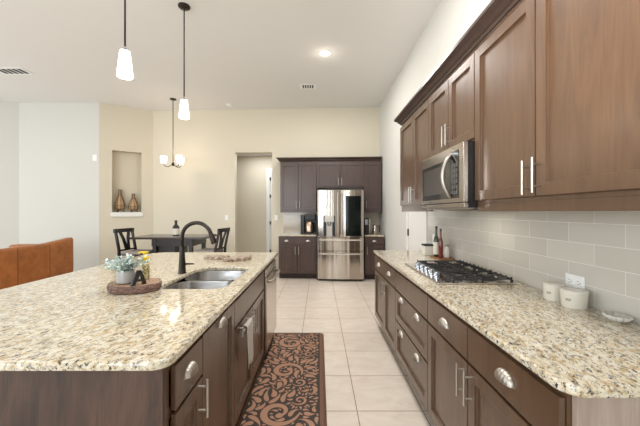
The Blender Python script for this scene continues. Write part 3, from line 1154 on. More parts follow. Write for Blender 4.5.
# coffee maker
cf = thing('coffee_maker', 'black and steel coffee maker on the counter left of refrigerator', 'coffee maker', at_back(-1.725, -0.42, ZT), RBK)
bm = bm_new(); box(bm, 0.0, 0.085, 0.03, 0.26, 0.0, 0.40, 0.012); obj('water_tank', bm, M['black'], cf)
bm = bm_new(); box(bm, 0.09, 0.325, 0.0, 0.27, 0.29, 0.42, 0.02); obj('brew_head', bm, M['black'], cf)
bm = bm_new(); box(bm, 0.09, 0.325, 0.13, 0.27, 0.03, 0.289, 0.004); obj('back_column', bm, M['black'], cf)
bm = bm_new(); box(bm, 0.088, 0.327, 0.0, 0.27, 0.0, 0.029, 0.006); obj('base', bm, M['black'], cf)
bm = bm_new(); lathe(bm, [(0.06, 0.0295), (0.088, 0.05), (0.09, 0.2), (0.07, 0.245), (0.066, 0.255)], 0.2, 0.035 + 0.0, 24, sy=0.95)
cr = obj('carafe', bm, M['coppery'], cf, 40)
bm = bm_new(); tube(bm, [(0.275, 0.0, 0.21), (0.318, -0.02, 0.2), (0.32, -0.02, 0.1), (0.28, 0.0, 0.07)], 0.009, 10); obj('carafe_handle', bm, M['black'], cr, True)
# grinder and kettle right of the fridge
cg = thing('coffee_grinder', 'tall black and chrome appliance beside the kettle right of refrigerator', 'appliance', at_back(-0.335, -0.36, ZT), RBK)
bm = bm_new(); box(bm, -0.045, 0.045, -0.07, 0.09, 0.0, 0.34, 0.015); obj('body', bm, M['black'], cg)
bm = bm_new(); box(bm, 0.052, 0.084, -0.06, 0.08, 0.03, 0.32, 0.006); obj('side_tank', bm, M['steel'], cg)
bm = bm_new(); box(bm, -0.03, 0.03, -0.074, -0.0705, 0.2, 0.31, 0.002); obj('control_panel', bm, M['chrome'], cg)
kt = thing('kettle', 'small steel kettle with black handle on the counter right of refrigerator', 'kettle', at_back(-0.155, -0.4, ZT), RBK)
bm = bm_new(); lathe(bm, [(0.055, 0), (0.06, 0.01), (0.055, 0.1), (0.042, 0.17), (0.03, 0.19), (0.008, 0.2)], seg=24); obj('body', bm, M['steel'], kt, 40)
bm = bm_new(); tube(bm, [(0.04, 0, 0.17), (0.085, 0, 0.185), (0.098, 0, 0.12), (0.09, 0, 0.05)], 0.011, 10); obj('handle', bm, M['black'], kt, True)
bm = bm_new(); tube(bm, [(-0.045, 0, 0.13), (-0.07, 0, 0.17)], [0.016, 0.009], 10); obj('spout', bm, M['steel'], kt, True)

# ------------------------------------------------------------------ mat
MX0, MX1, MY0, MY1 = -0.56, 0.052, 1.55, 3.477
mt_ = thing('floor_mat', 'brown anti-fatigue mat with copper scroll pattern on the aisle floor', 'mat', ((MX0 + MX1) / 2, (MY0 + MY1) / 2, 0))
hx, hy = (MX1 - MX0) / 2, (MY1 - MY0) / 2
bm = bm_new()
Lp = []
for ins, z in ((0.0, 0.0), (0.0, 0.004), (0.02, 0.014), (0.042, 0.016), (0.046, 0.0145)):
    Lp.append([bm.verts.new((p[0], p[1], z)) for p in rrect(-hx, hx, -hy, hy, (0.05,) * 4, 5, ins)])
for a, b in zip(Lp, Lp[1:]):
    for i in range(len(a)):
        bm.faces.new((a[i], a[(i + 1) % len(a)], b[(i + 1) % len(a)], b[i]))
bm.faces.new(Lp[0])
obj('border', bm, M['mat_border'], mt_)
bm = bm_new()
bm.faces.new([bm.verts.new((p[0], p[1], 0.0145)) for p in rrect(-hx, hx, -hy, hy, (0.05,) * 4, 5, 0.046)])
obj('field', bm, M['mat_base'], mt_)

rs = 0.003
gx0, gy0 = -hx + 0.05, -hy + 0.05
nx_, ny_ = int((2 * hx - 0.1) / rs), int((2 * hy - 0.1) / rs)
occ = np.zeros((nx_, ny_), bool)
yy, xx = np.meshgrid(np.arange(ny_), np.arange(nx_))


def disc(p, r):
    cx, cy, rr = (p[0] - gx0) / rs, (p[1] - gy0) / rs, r / rs
    i0, i1, j0, j1 = int(cx - rr), int(cx + rr) + 2, int(cy - rr), int(cy + rr) + 2
    return cx, cy, rr, i0, i1, j0, j1


def free(pts, ws, gap):
    for p, w_ in zip(pts, ws):
        cx, cy, rr, i0, i1, j0, j1 = disc(p, w_ / 2 + gap)
        if cx - w_ / 2 / rs < 0 or cy - w_ / 2 / rs < 0 or cx + w_ / 2 / rs >= nx_ or cy + w_ / 2 / rs >= ny_:
            return False
        i0, j0 = max(i0, 0), max(j0, 0)
        sub = occ[i0:i1, j0:j1]
        m_ = (xx[i0:i1, j0:j1] - cx) ** 2 + (yy[i0:i1, j0:j1] - cy) ** 2 <= rr * rr
        if (sub & m_).any():
            return False
    return True


def mark(pts, ws):
    for p, w_ in zip(pts, ws):
        cx, cy, rr, i0, i1, j0, j1 = disc(p, w_ / 2)
        i0, j0 = max(i0, 0), max(j0, 0)
        occ[i0:i1, j0:j1] |= (xx[i0:i1, j0:j1] - cx) ** 2 + (yy[i0:i1, j0:j1] - cy) ** 2 <= rr * rr


pat = bm_new()
rng = random.Random(11)


def stroke(pts, ws):
    n = len(pts)
    L, Rr = [], []
    for i in range(n):
        a, b = pts[max(i - 1, 0)], pts[min(i + 1, n - 1)]
        tx, ty = b[0] - a[0], b[1] - a[1]
        l = math.hypot(tx, ty) or 1
        nx, ny = -ty / l, tx / l
        L.append(pat.verts.new((pts[i][0] + nx * ws[i] / 2, pts[i][1] + ny * ws[i] / 2, 0.0158)))
        Rr.append(pat.verts.new((pts[i][0] - nx * ws[i] / 2, pts[i][1] - ny * ws[i] / 2, 0.0158)))
    for i in range(n - 1):
        pat.faces.new((L[i], L[i + 1], Rr[i + 1], Rr[i]))


def spiral(cx, cy, Rm, a0, sgn, turns=1.45):
    pts, ws = [], []
    n = 44
    for i in range(n + 1):
        f = i / n
        r = Rm * (1 - 0.80 * f ** 0.85)
        a = a0 + sgn * turns * 2 * PI * f
        pts.append((cx + r * math.cos(a), cy + r * math.sin(a)))
        w_ = Rm * (0.08 + 0.32 * math.sin(PI * min(f * 1.0, 1)) ** 0.8)
        if f > 0.86:
            w_ = Rm * (0.16 + 0.26 * math.sin(PI * (f - 0.86) / 0.14))
        ws.append(max(w_, 0.004))
    return pts, ws


def comma(x, y, L, a, curl, wm):
    pts, ws = [], []
    n = 14
    px, py = x, y
    for i in range(n + 1):
        f = i / n
        pts.append((px, py))
        ws.append(max(0.002, wm * (math.sin(PI * f ** 0.55) if f < 1 else 0)))
        aa = a + curl * f
        px += L / n * math.cos(aa); py += L / n * math.sin(aa)
    return pts, ws


GAP = 0.006


def scroll(cx, cy, Rm, a0, sgn):
    pts, ws = [], []
    n = 48
    for i in range(n + 1):
        f = i / n
        r = Rm * (1 - 0.82 * f ** 0.8)
        a = a0 + sgn * 1.3 * 2 * PI * f
        pts.append((cx + r * math.cos(a), cy + r * math.sin(a)))
        w_ = Rm * (0.05 + 0.27 * math.sin(PI * f ** 0.7) ** 1.2)
        if f > 0.84:
            w_ = Rm * (0.12 + 0.26 * math.sin(PI * (f - 0.84) / 0.16))
        ws.append(max(w_, 0.004))
    return pts, ws


for Rm, tries in ((0.15, 250), (0.12, 400), (0.09, 500), (0.06, 300)):
    for _ in range(tries):
        c = (rng.uniform(-hx, hx), rng.uniform(-hy, hy))
        if not free([c], [Rm * 2.2], 0.0):
            continue
        a0, sg = rng.uniform(0, 2 * PI), rng.choice((-1, 1))
        pts, ws = scroll(c[0], c[1], Rm, a0, sg)
        if not free(pts, ws, GAP):
            continue
        mark(pts, ws); stroke(pts, ws)
        # leaves fanning off the outside of the scroll
        for q in range(9):
            a = a0 + sg * q * 0.62
            for L in (0.75, 0.55, 0.4):
                st_ = (c[0] + Rm * 1.2 * math.cos(a), c[1] + Rm * 1.2 * math.sin(a))
                p2, w2 = comma(st_[0], st_[1], Rm * L, a + sg * 0.75, -sg * 1.3, Rm * 0.34 * L ** 0.5)
                if free(p2, w2, GAP * 0.8):
                    mark(p2, w2); stroke(p2, w2)
                    break
for L, wm, tries in ((0.15, 0.036, 3500), (0.11, 0.034, 5000), (0.075, 0.028, 7000), (0.05, 0.022, 8000), (0.03, 0.014, 8000)):
    for _ in range(tries):
        pts, ws = comma(rng.uniform(-hx, hx), rng.uniform(-hy, hy), L, rng.uniform(0, 2 * PI), rng.choice((-1, 1)) * rng.uniform(0.7, 2.2), wm)
        if free(pts, ws, GAP * 0.7):
            mark(pts, ws); stroke(pts, ws)
pat.normal_update()
for f_ in pat.faces:
    if f_.normal.z < 0:
        f_.normal_flip()
me = bpy.data.meshes.new('scroll_pattern')
pat.to_mesh(me); pat.free()
me.materials.append(M['mat_scroll'])
o = bpy.data.objects.new('scroll_pattern', me); COL.objects.link(o); o.parent = mt_


# ------------------------------------------------------------------ ceiling fixtures
def pendant(label, x, y):
    t = thing('pendant_lamp', label, 'pendant lamp', (x, y, CZ), 0, 'pendants over the island')
    bm = bm_new(); lathe(bm, [(0.065, -0.0005), (0.065, -0.014), (0.055, -0.024), (0.012, -0.03)], seg=24); obj('canopy', bm, M['bronze'], t, 40)
    bm = bm_new(); tube(bm, [(0, 0, -0.028), (0, 0, 2.69 - CZ)], 0.007, 10); obj('rod', bm, M['bronze'], t, True)
    bm = bm_new(); lathe(bm, [(0.012, 2.672 - CZ), (0.018, 2.666 - CZ), (0.018, 2.652 - CZ)], seg=18); obj('socket_cap', bm, M['bronze'], t, 40)
    bm = bm_new(); lathe(bm, [(0.036, 2.65 - CZ), (0.057, 2.452 - CZ), (0.054, 2.448 - CZ)], seg=28); obj('shade', bm, M['shade'], t, 50)
    point('pendant_bulb', (x, y, 2.38), 5, WARM, 0.06)
    return t


pendant('white glass pendant lamp nearest, its rod leaving the top of view', -1.53, 2.405)
pendant('white glass pendant lamp hanging from a visible ceiling canopy', -1.53, 3.46)

ch = thing('chandelier', 'small three-light chandelier over the dining table', 'chandelier', (-3.02, 6.31, CZ))
bm = bm_new(); lathe(bm, [(0.065, -0.0005), (0.06, -0.018), (0.012, -0.03)], seg=22); obj('canopy', bm, M['bronze'], ch, 40)
bm = bm_new(); tube(bm, [(0, 0, -0.028), (0, 0, 2.40 - CZ)], 0.008, 10); obj('rod', bm, M['bronze'], ch, True)
bm = bm_new(); lathe(bm, [(0.006, 2.33 - CZ), (0.025, 2.35 - CZ), (0.03, 2.385 - CZ), (0.012, 2.41 - CZ)], seg=18); obj('hub', bm, M['bronze'], ch, 40)
for a in (R(180), R(62), R(-28)):
    ca, sa = math.cos(a), math.sin(a)
    bm = bm_new()
    tube(bm, [(ca * 0.02, sa * 0.02, 2.36 - CZ), (ca * 0.09, sa * 0.09, 2.32 - CZ), (ca * 0.15, sa * 0.15, 2.325 - CZ), (ca * 0.19, sa * 0.19, 2.36 - CZ), (ca * 0.19, sa * 0.19, 2.385 - CZ)], 0.0075, 10)
    arm = obj('arm', bm, M['bronze'], ch, True)
    bm = bm_new(); lathe(bm, [(0.035, 2.386 - CZ), (0.052, 2.40 - CZ), (0.06, 2.53 - CZ), (0.056, 2.53 - CZ)], ca * 0.19, sa * 0.19, 24); obj('shade', bm, M['shade'], arm, 50)
point('chandelier_bulbs', (-3.02, 6.31, 2.62), 10, WARM, 0.04)

rl = thing('recessed_light', 'round lit recessed downlight in the ceiling over the aisle', 'ceiling light', (0.088, 4.485, CZ))
bm = bm_new(); lathe(bm, [(0.072, -0.0005), (0.095, -0.0005), (0.095, -0.006), (0.072, -0.009)], seg=32, close=False); obj('trim_ring', bm, M['white'], rl, 40)
bm = bm_new(); lathe(bm, [(0.0705, -0.001), (0.0705, -0.006)], seg=32); obj('lens', bm, M['lamp'], rl)
point('recessed_bulb', (0.088, 4.485, CZ - 0.12), 1.2, (1, 0.9, 0.76), 0.07)


def vent(label, x, y, w, d):
    t = thing('ceiling_vent', label, 'vent', (x, y, CZ))
    bm = bm_new()
    box(bm, -w / 2, w / 2, -d / 2, -d / 2 + 0.03, -0.008, -0.0005, 0.002); box(bm, -w / 2, w / 2, d / 2 - 0.03, d / 2, -0.008, -0.0005, 0.002)
    box(bm, -w / 2, -w / 2 + 0.03, -d / 2 + 0.03, d / 2 - 0.03, -0.008, -0.0005, 0.002); box(bm, w / 2 - 0.03, w / 2, -d / 2 + 0.03, d / 2 - 0.03, -0.008, -0.0005, 0.002)
    obj('frame', bm, M['plastic'], t)
    bm = bm_new(); box(bm, -w / 2 + 0.03, w / 2 - 0.03, -d / 2 + 0.03, d / 2 - 0.03, -0.002, -0.0005); obj('duct_opening', bm, M['slot'], t)
    bm = bm_new()
    n = 6
    for i in range(n):
        x_ = -w / 2 + 0.035 + (w - 0.07) * i / (n - 1)
        box(bm, x_ - 0.009, x_ + 0.009, -d / 2 + 0.03, d / 2 - 0.03, -0.007, -0.0025)
    obj('louvers', bm, M['plastic'], t)


vent('small white ceiling vent over the kitchen aisle', -0.205, 5.68, 0.29, 0.22)
vent('white ceiling vent at the far left over the living room', -5.08, 5.06, 0.5, 0.25)
bm = bm_new(); lathe(bm, [(0.065, -0.0005), (0.065, -0.02), (0.05, -0.032), (0.02, -0.035)], -1.96, 6.64, 24)
for v in bm.verts:
    v.co.z += CZ
tag(obj('smoke_detector', bm, M['plastic'], None, 40), 'round white smoke detector on the ceiling near back wall', 'smoke detector')

# ------------------------------------------------------------------ wall plates
def plate(name, label, cat, mtx, w, h, kind):
    """local: x along wall, y into the wall (front at -y), z up, origin at centre"""
    t = thing(name, label, cat)
    t.matrix_world = mtx
    bm = bm_new(); box(bm, -w / 2, w / 2, -0.006, -0.0005, -h / 2, h / 2, 0.002); obj('plate', bm, M['plastic'], t)
    if kind == 'switch':
        bm = bm_new(); box(bm, -0.017, 0.017, -0.01, -0.0062, -0.033, 0.033, 0.002); obj('rocker', bm, M['plastic'], t)
    if kind == 'outlet':
        for s in (-1, 1):
            bm = bm_new(); box(bm, s * 0.028 - 0.02, s * 0.028 + 0.02, -0.008, -0.0062, -0.018, 0.018, 0.002)
            rc = obj('receptacle', bm, M['plastic'], t)
            bm = bm_new()
            for dz in (-0.008, 0.007):
                box(bm, s * 0.028 - 0.008, s * 0.028 + 0.001, -0.0086, -0.0079, dz - 0.0013, dz + 0.0013)
            box(bm, s * 0.028 + 0.007, s * 0.028 + 0.012, -0.0086, -0.0079, -0.003, 0.002)
            obj('slots', bm, M['slot'], rc)
    return t


WR = Matrix.Rotation(RB, 4, 'Z')
plate('wall_outlet', 'white double outlet on the grey tile behind the crocks', 'outlet', Matrix.Translation((WX - 0.008, 1.595, 1.018)) @ WR, 0.118, 0.074, 'outlet')
plate('light_switch', 'white light switch on the wall left of the hall opening', 'switch', BK @ Matrix.Translation((-3.47, 0, 1.25)), 0.075, 0.12, 'switch')
plate('light_switch', 'white light switch between the hall opening and back cabinets', 'switch', BK @ Matrix.Translation((-2.32, 0, 1.25)), 0.075, 0.12, 'switch')
plate('thermostat', 'small white thermostat on the daylight-tinted left wall', 'thermostat', Matrix.Translation((-4.79, 6.516, 2.54)), 0.09, 0.13, 'plain')
plate('wall_outlet', 'white outlet plate on grey tile behind the oil bottles', 'outlet', Matrix.Translation((WX - 0.008, 3.55, 1.06)) @ WR, 0.078, 0.12, 'plain')

# ------------------------------------------------------------------ things on the right counter
def crock(label, x, y, r, h):
    t = thing('crock', label, 'crock', (x, y, ZT), 0, 'cream crocks by the outlet')
    bm = bm_new()
    lathe(bm, [(r * 0.86, 0.0005), (r * 0.93, 0.006), (r, h * 0.9), (r * 1.03, h * 0.93), (r * 1.03, h), (r * 0.97, h), (r * 0.94, h * 0.92), (r * 0.85, 0.01)], seg=36); obj('pot', bm, M['ceramic'], t, 35)
    bm = bm_new(); lathe(bm, [(r * 0.9, h + 0.0005), (r * 1.0, h + 0.0008), (r * 1.0, h + 0.007), (r * 0.9, h + 0.01), (0.002, h + 0.011)], seg=36); obj('lid', bm, M['ceramic'], t, 35)
    bm = bm_new()
    # faint printed marks on the side facing the aisle
    for i, a in enumerate((198, 204, 210, 216)):
        a = R(a)
        q = Matrix.Translation((math.cos(a) * r * 0.985, math.sin(a) * r * 0.985, h * 0.55)) @ Matrix.Rotation(a, 4, 'Z')
        box(bm, -0.001, 0.0016, -0.0022, 0.0022, -0.006 + 0.002 * (i % 2), 0.006, mtx=q)
    obj('printed_mark', bm, M['print'], t)
    return t


crock('smaller cream crock behind, nearer the cooktop', 1.258, 1.635, 0.048, 0.078)
crock('larger cream crock in front, nearer the shell dish', 1.262, 1.51, 0.056, 0.078)
# scalloped dish
bm = bm_new()
n = 48
prof = [(0.012, 0.0005), (0.022, 0.003), (0.033, 0.012), (0.04, 0.027)]
rings = []
for r, z in prof:
    rings.append([bm.verts.new((r * (1 + (0.15 * (r / 0.04) ** 2) * math.cos(12 * 2 * PI * j / n)) * math.cos(2 * PI * j / n), r * 1.15 * (1 + (0.15 * (r / 0.04) ** 2) * math.cos(12 * 2 * PI * j / n)) * math.sin(2 * PI * j / n), z)) for j in range(n)])
for a, b in zip(rings, rings[1:]):
    for j in range(n):
        bm.faces.new((a[j], a[(j + 1) % n], b[(j + 1) % n], b[j]))
bm.faces.new(rings[0])
bmesh.ops.recalc_face_normals(bm, faces=bm.faces)
bmesh.ops.solidify(bm, geom=list(bm.faces), thickness=-0.003)
o = obj('scalloped_dish', bm, M['shell'], None, True)
tag(place(o, (1.285, 1.315, ZT + 0.001)), 'small scalloped glass dish near the right end of the counter', 'dish')

# bottles on a cork board beyond the cooktop
bm = bm_new(); box(bm, 1.165, 1.33, 2.98, 3.22, ZT + 0.0005, ZT + 0.013, 0.003)
tag(obj('cork_board', bm, M['cork']), 'small cork board under the bottles beyond the cooktop', 'board')
zb = ZT + 0.0135


def bottle(name, label, x, y, z, m, capm, h, r, lab=None, lbl2=None, cat='bottle', group=None):
    t = thing(name, label, cat, (x, y, z), 0, group)
    bm = bm_new()
    lathe(bm, [(r * 0.9, 0), (r, 0.006), (r, h * 0.52), (r * 0.85, h * 0.6), (r * 0.4, h * 0.72), (r * 0.36, h * 0.9)], seg=22)
    obj('body', bm, m, t, 40)
    bm = bm_new(); lathe(bm, [(r * 0.42, h * 0.9 + 0.0003), (r * 0.42, h * 0.99), (r * 0.3, h)], seg=16); obj('cap', bm, capm, t, 40)
    if lab:
        bm = bm_new(); lathe(bm, [(r * 1.01, h * lab[0]), (r * 1.03, h * lab[0] + 0.001), (r * 1.03, h * lab[1] - 0.001), (r * 1.01, h * lab[1])], seg=22, close=False); lo = obj('label', bm, M['label'], t, 40)
    return t


bottle('oil_bottle', 'tall green oil bottle with white label beside the red bottle', 1.20, 3.12, zb, M['greenglass'], M['black'], 0.31, 0.028, (0.08, 0.48))
bottle('sauce_bottle', 'red sauce bottle with dark cap beside the green bottle', 1.205, 3.02, zb, M['redsauce'], M['black'], 0.29, 0.022)
tn = thing('canister', 'white square canister with dark lid beside the green oil bottle', 'canister', (1.19, 3.34, ZT))
bm = bm_new(); box(bm, -0.05, 0.05, -0.05, 0.05, 0.0005, 0.1, 0.006); obj('body', bm, M['ceramic'], tn)
bm = bm_new(); box(bm, -0.052, 0.052, -0.052, 0.052, 0.1005, 0.118, 0.004); obj('lid', bm, M['slot'], tn)
tn = thing('shaker', 'small white shaker behind the red sauce bottle', 'shaker', (1.285, 3.07, zb))
bm = bm_new(); lathe(bm, [(0.026, 0), (0.026, 0.09), (0.02, 0.105)], seg=20); obj('body', bm, M['ceramic'], tn, 40)
bm = bm_new(); lathe(bm, [(0.021, 0.1055), (0.021, 0.118), (0.012, 0.125)], seg=20); obj('lid', bm, M['nickel'], tn, 40)

# ------------------------------------------------------------------ things on the island
ws = thing('wood_slice', 'round wood slice tray with bark edge on the granite island', 'tray', (-1.105, 1.845, ZT))
rw = random.Random(3)
ph = [rw.uniform(0, 6) for _ in range(4)]


def blob(a, rx, ry):
    f = 1 + 0.05 * math.sin(2 * a + ph[0]) + 0.03 * math.sin(3 * a + ph[1]) + 0.018 * math.sin(7 * a + ph[2])
    return (rx * f * math.cos(a), ry * f * math.sin(a))


n = 56
bm = bm_new()
rr = []
for sc, z in ((0.93, 0.0005), (1.0, 0.010), (1.02, 0.032), (0.97, 0.046)):
    rr.append([bm.verts.new((*[c * sc for c in blob(2 * PI * j / n, 0.138, 0.13)], z + 0.002 * math.sin(5 * 2 * PI * j / n + z * 90))) for j in range(n)])
for v in rr[0]:
    v.co.z = 0.0005
for a, b in zip(rr, rr[1:]):
    for j in range(n):
        bm.faces.new((a[j], a[(j + 1) % n], b[(j + 1) % n], b[j]))
bm.faces.new(rr[0])
obj('bark', bm, M['bark'], ws)
bm = bm_new()
bm.faces.new([bm.verts.new((*[c * 0.97 for c in blob(2 * PI * j / n, 0.138, 0.13)], 0.046)) for j in range(n)])
for v in bm.verts:
    v.co.z = 0.0455
obj('cut_face', bm, M['cutwood'], ws)
ZS = ZT + 0.0485

pl = thing('potted_plant', 'frosted green leafy plant in a grey glass pot on the wood slice', 'plant', (-1.15, 1.815, ZS))
bm = bm_new(); lathe(bm, [(0.038, 0), (0.047, 0.006), (0.049, 0.05), (0.044, 0.075), (0.041, 0.075), (0.044, 0.05), (0.04, 0.01)], seg=26); obj('pot', bm, M['glasspot'], pl, 40)
bm = bm_new()
rl_ = random.Random(5)
stems = bm_new()
for s in range(46):
    a = rl_.uniform(0, 2 * PI); sp_ = rl_.uniform(0.02, 0.125); h = rl_.uniform(0.045, 0.105) + 0.05
    if abs(a - 1.0) < 0.75:
        sp_ *= 0.35
    tip = Vector((math.cos(a) * sp_, math.sin(a) * sp_ * 0.85, h - 0.22 * max(0, sp_ - 0.07)))
    tube(stems, [(math.cos(a) * 0.012, math.sin(a) * 0.012, 0.055), (tip.x * 0.5, tip.y * 0.5, 0.055 + (tip.z - 0.055) * 0.7), tuple(tip)], 0.0012, 5)
    for kx in range(9):
        f = 0.45 + 0.6 * kx / 8
        p = Vector((tip.x * f, tip.y * f, 0.055 + (tip.z - 0.055) * (f ** 0.8)))
        la, lb = rl_.uniform(0, 2 * PI), rl_.uniform(-0.3, 0.9)
        d = Vector((math.cos(la) * math.cos(lb), math.sin(la) * math.cos(lb), math.sin(lb)))
        sd = d.cross(Vector((rl_.uniform(-1, 1), rl_.uniform(-1, 1), 1))).normalized()
        nn = d.cross(sd) * 0.002
        L, w_ = rl_.uniform(0.019, 0.031), rl_.uniform(0.007, 0.0105)
        q = [p, p + d * L * 0.35 + sd * w_ + nn, p + d * L * 0.75 + sd * w_ * 0.7 + nn, p + d * L, p + d * L * 0.75 - sd * w_ * 0.7 + nn, p + d * L * 0.35 - sd * w_ + nn]
        bm.faces.new([bm.verts.new(x) for x in q])
fo = obj('foliage', bm, M['leaf'], pl)
obj('stems', stems, M['leaf'], pl)

sb = thing('soap_bottle', 'patterned soap bottle with yellow pump on the wood slice', 'soap bottle', (-1.095, 1.925, ZS))
bm = bm_new(); lathe(bm, [(0.021, 0), (0.023, 0.004), (0.023, 0.095), (0.018, 0.11), (0.013, 0.116)], seg=24); obj('body', bm, M['pattern'], sb, 40)
bm = bm_new(); lathe(bm, [(0.021, 0.1165), (0.022, 0.135), (0.012, 0.142), (0.009, 0.155)], seg=20); cp = obj('collar', bm, M['yellow'], sb, 40)
bm = bm_new(); lathe(bm, [(0.012, 0.1555), (0.018, 0.165), (0.016, 0.172)], seg=18); tube(bm, [(0, 0, 0.167), (-0.028, -0.01, 0.168), (-0.036, -0.012, 0.162)], [0.007, 0.0055, 0.0045], 10)
obj('pump', bm, M['yellow'], sb, 40)

# small dark A-frame sign
ea = thing('table_easel', 'small dark wooden letter A shaped stand on the wood slice', 'ornament', (-1.05, 1.775, ZS))
bm = bm_new()
prism(bm, [(-0.042, 0.0), (-0.02, 0.0), (0.008, 0.062), (0.002, 0.082), (-0.006, 0.082)], 'y', -0.012, 0.012)
prism(bm, [(0.02, 0.0), (0.04, 0.0), (0.012, 0.082), (0.0025, 0.082), (0.0085, 0.061)], 'y', -0.0118, 0.0118)
prism(bm, [(-0.016, 0.018), (0.026, 0.018), (0.023, 0.03), (-0.011, 0.03)], 'y', -0.009, 0.009)
obj('frame', bm, M['black'], ea)
ea.rotation_euler = (0, 0, R(48))


def stone(name, label, x, y, rx, ry, rz, z, th, seed):
    r_ = random.Random(seed)
    p_ = [r_.uniform(0, 6) for _ in range(3)]
    bm = bm_new()
    n = 40
    ring = []
    for sc, zz in ((0.95, 0.0), (1.0, th * 0.4), (0.97, th)):
        ring.append([bm.verts.new((rx * sc * (1 + 0.07 * math.sin(2 * a + p_[0]) + 0.05 * math.sin(5 * a + p_[1])) * math.cos(a), ry * sc * (1 + 0.09 * math.sin(3 * a + p_[2])) * math.sin(a), zz)) for a in [2 * PI * j / n for j in range(n)]])
    for a, b in zip(ring, ring[1:]):
        for j in range(n):
            bm.faces.new((a[j], a[(j + 1) % n], b[(j + 1) % n], b[j]))
    bm.faces.new(ring[0]); bm.faces.new(ring[-1])
    o = obj(name, bm, M['stone'], None, 40)
    tag(o, label, 'board')
    return place(o, (x, y, z), rz)


stone('serving_board', 'flat mottled stone board, left one beyond the sink', -1.03, 3.08, 0.12, 0.08, R(5), ZT + 0.0006, 0.026, 1)
stone('serving_board', 'flat mottled stone board, right one beyond the sink', -0.79, 2.98, 0.15, 0.08, R(35), ZT + 0.0006, 0.028, 2)

# ------------------------------------------------------------------ dining nook
TX0, TX1, TY0, TY1, TZ = -3.51, -2.13, 5.62, 6.42, 0.914
tb = thing('dining_table', 'tall dark dining table in the nook behind the island', 'table', ((TX0 + TX1) / 2, (TY0 + TY1) / 2, 0))
hx_, hy_ = (TX1 - TX0) / 2, (TY1 - TY0) / 2
bm = bm_new(); box(bm, -hx_, hx_, -hy_, hy_, TZ - 0.04, TZ, 0.006); obj('tabletop', bm, M['tablewood'], tb)
bm = bm_new()
box(bm, -hx_ + 0.39, hx_ - 0.22, -hy_ + 0.06, -hy_ + 0.085, TZ - 0.17, TZ - 0.0405); box(bm, -hx_ + 0.39, hx_ - 0.22, hy_ - 0.085, hy_ - 0.06, TZ - 0.17, TZ - 0.0405)
box(bm, -hx_ + 0.39, -hx_ + 0.415, -hy_ + 0.085, hy_ - 0.085, TZ - 0.17, TZ - 0.0405); box(bm, hx_ - 0.245, hx_ - 0.22, -hy_ + 0.085, hy_ - 0.085, TZ - 0.17, TZ - 0.0405)
obj('apron', bm, M['blackwood'], tb)
for sx in (-hx_ + 0.41, hx_ - 0.30):
    for sy in (-hy_ + 0.05, hy_ - 0.12):
        bm = bm_new(); box(bm, sx, sx + 0.07, sy, sy + 0.07, 0, TZ - 0.0405, 0.004); obj('leg', bm, M['blackwood'], tb)
bm = bm_new(); box(bm, -hx_ + 0.457, -hx_ + 0.80, -hy_ + 0.12, hy_ - 0.12, 0.1, TZ - 0.175, 0.004); obj('storage_box', bm, M['blackwood'], tb)
bm = bm_new(); box(bm, -hx_ + 0.46, hx_ - 0.305, -hy_ + 0.122, hy_ - 0.122, 0.07, 0.099); obj('lower_shelf', bm, M['blackwood'], tb)


def dining_chair(label, loc, rz):
    """seat height counter chair facing +x"""
    t = thing('dining_chair', label, 'chair', loc, rz, 'chairs at the dining table')
    SH = 0.60
    for sy in (-0.2, 0.2):
        bm = bm_new(); box(bm, 0.16, 0.20, sy - 0.02, sy + 0.02, 0, SH - 0.001, 0.004); obj('leg', bm, M['blackwood'], t)
        # rear leg runs up into the back post with a backward rake
        bm = bm_new()
        prism(bm, [(-0.24, 0), (-0.20, 0), (-0.175, SH - 0.05), (-0.18, SH + 0.1), (-0.255, SH + 0.45), (-0.292, SH + 0.45), (-0.218, SH + 0.1), (-0.215, SH - 0.05)], 'y', sy - 0.018, sy + 0.018)
        obj('leg', bm, M['blackwood'], t)
    bm = bm_new(); box(bm, -0.176, 0.215, -0.215, 0.215, SH, SH + 0.015, 0.003); obj('seat_frame', bm, M['blackwood'], t)
    bm = bm_new(); box(bm, -0.165, 0.215, -0.205, 0.205, SH + 0.0155, SH + 0.065, 0.02, 3); obj('seat', bm, M['cushion'], t)
    bm = bm_new()
    n = 10
    poly_f, poly_b = [], []
    for i in range(n + 1):
        f = i / n
        y = -0.235 + 0.47 * f
        bowx = 0.018 * (1 - (2 * f - 1) ** 2)
        poly_f.append((-0.252 - bowx, y)); poly_b.append((-0.288 - bowx, y))
    prism(bm, poly_f + poly_b[::-1], 'z', SH + 0.405, SH + 0.475); obj('top_rail', bm, M['blackwood'], t)
    # splayed splats forming a vase shape
    for s in (-1, 1):
        bm = bm_new()
        P = [(-0.196, s * 0.03, SH + 0.10), (-0.214, s * 0.036, SH + 0.18), (-0.236, s * 0.055, SH + 0.29), (-0.26, s * 0.10, SH + 0.405)]
        rings = []
        for x, y, z in P:
            rings.append([bm.verts.new((x + a, y + b, z)) for a, b in ((-0.01, -0.03), (0.01, -0.03), (0.01, 0.03), (-0.01, 0.03))])
        for a, b in zip(rings, rings[1:]):
            for j in range(4):
                bm.faces.new((a[j], a[(j + 1) % 4], b[(j + 1) % 4], b[j]))
        bm.faces.new(rings[0]); bm.faces.new(rings[-1])
        obj('splat', bm, M['blackwood'], t)
    bm = bm_new(); box(bm, -0.205, -0.185, -0.182, 0.182, SH + 0.07, SH + 0.10, 0.002); obj('lower_rail', bm, M['blackwood'], t)
    bm = bm_new(); box(bm, 0.17, 0.19, -0.18, 0.18, 0.2, 0.23, 0.002); obj('footrest', bm, M['blackwood'], t)
    return t


c1_ = dining_chair('black dining chair at the left end of the table, below the niche', (-3.375, 5.66, 0), R(-8))
clone(c1_, (-2.08, 5.86, 0), R(172), 'black dining chair at the right end of the table, behind the faucet')

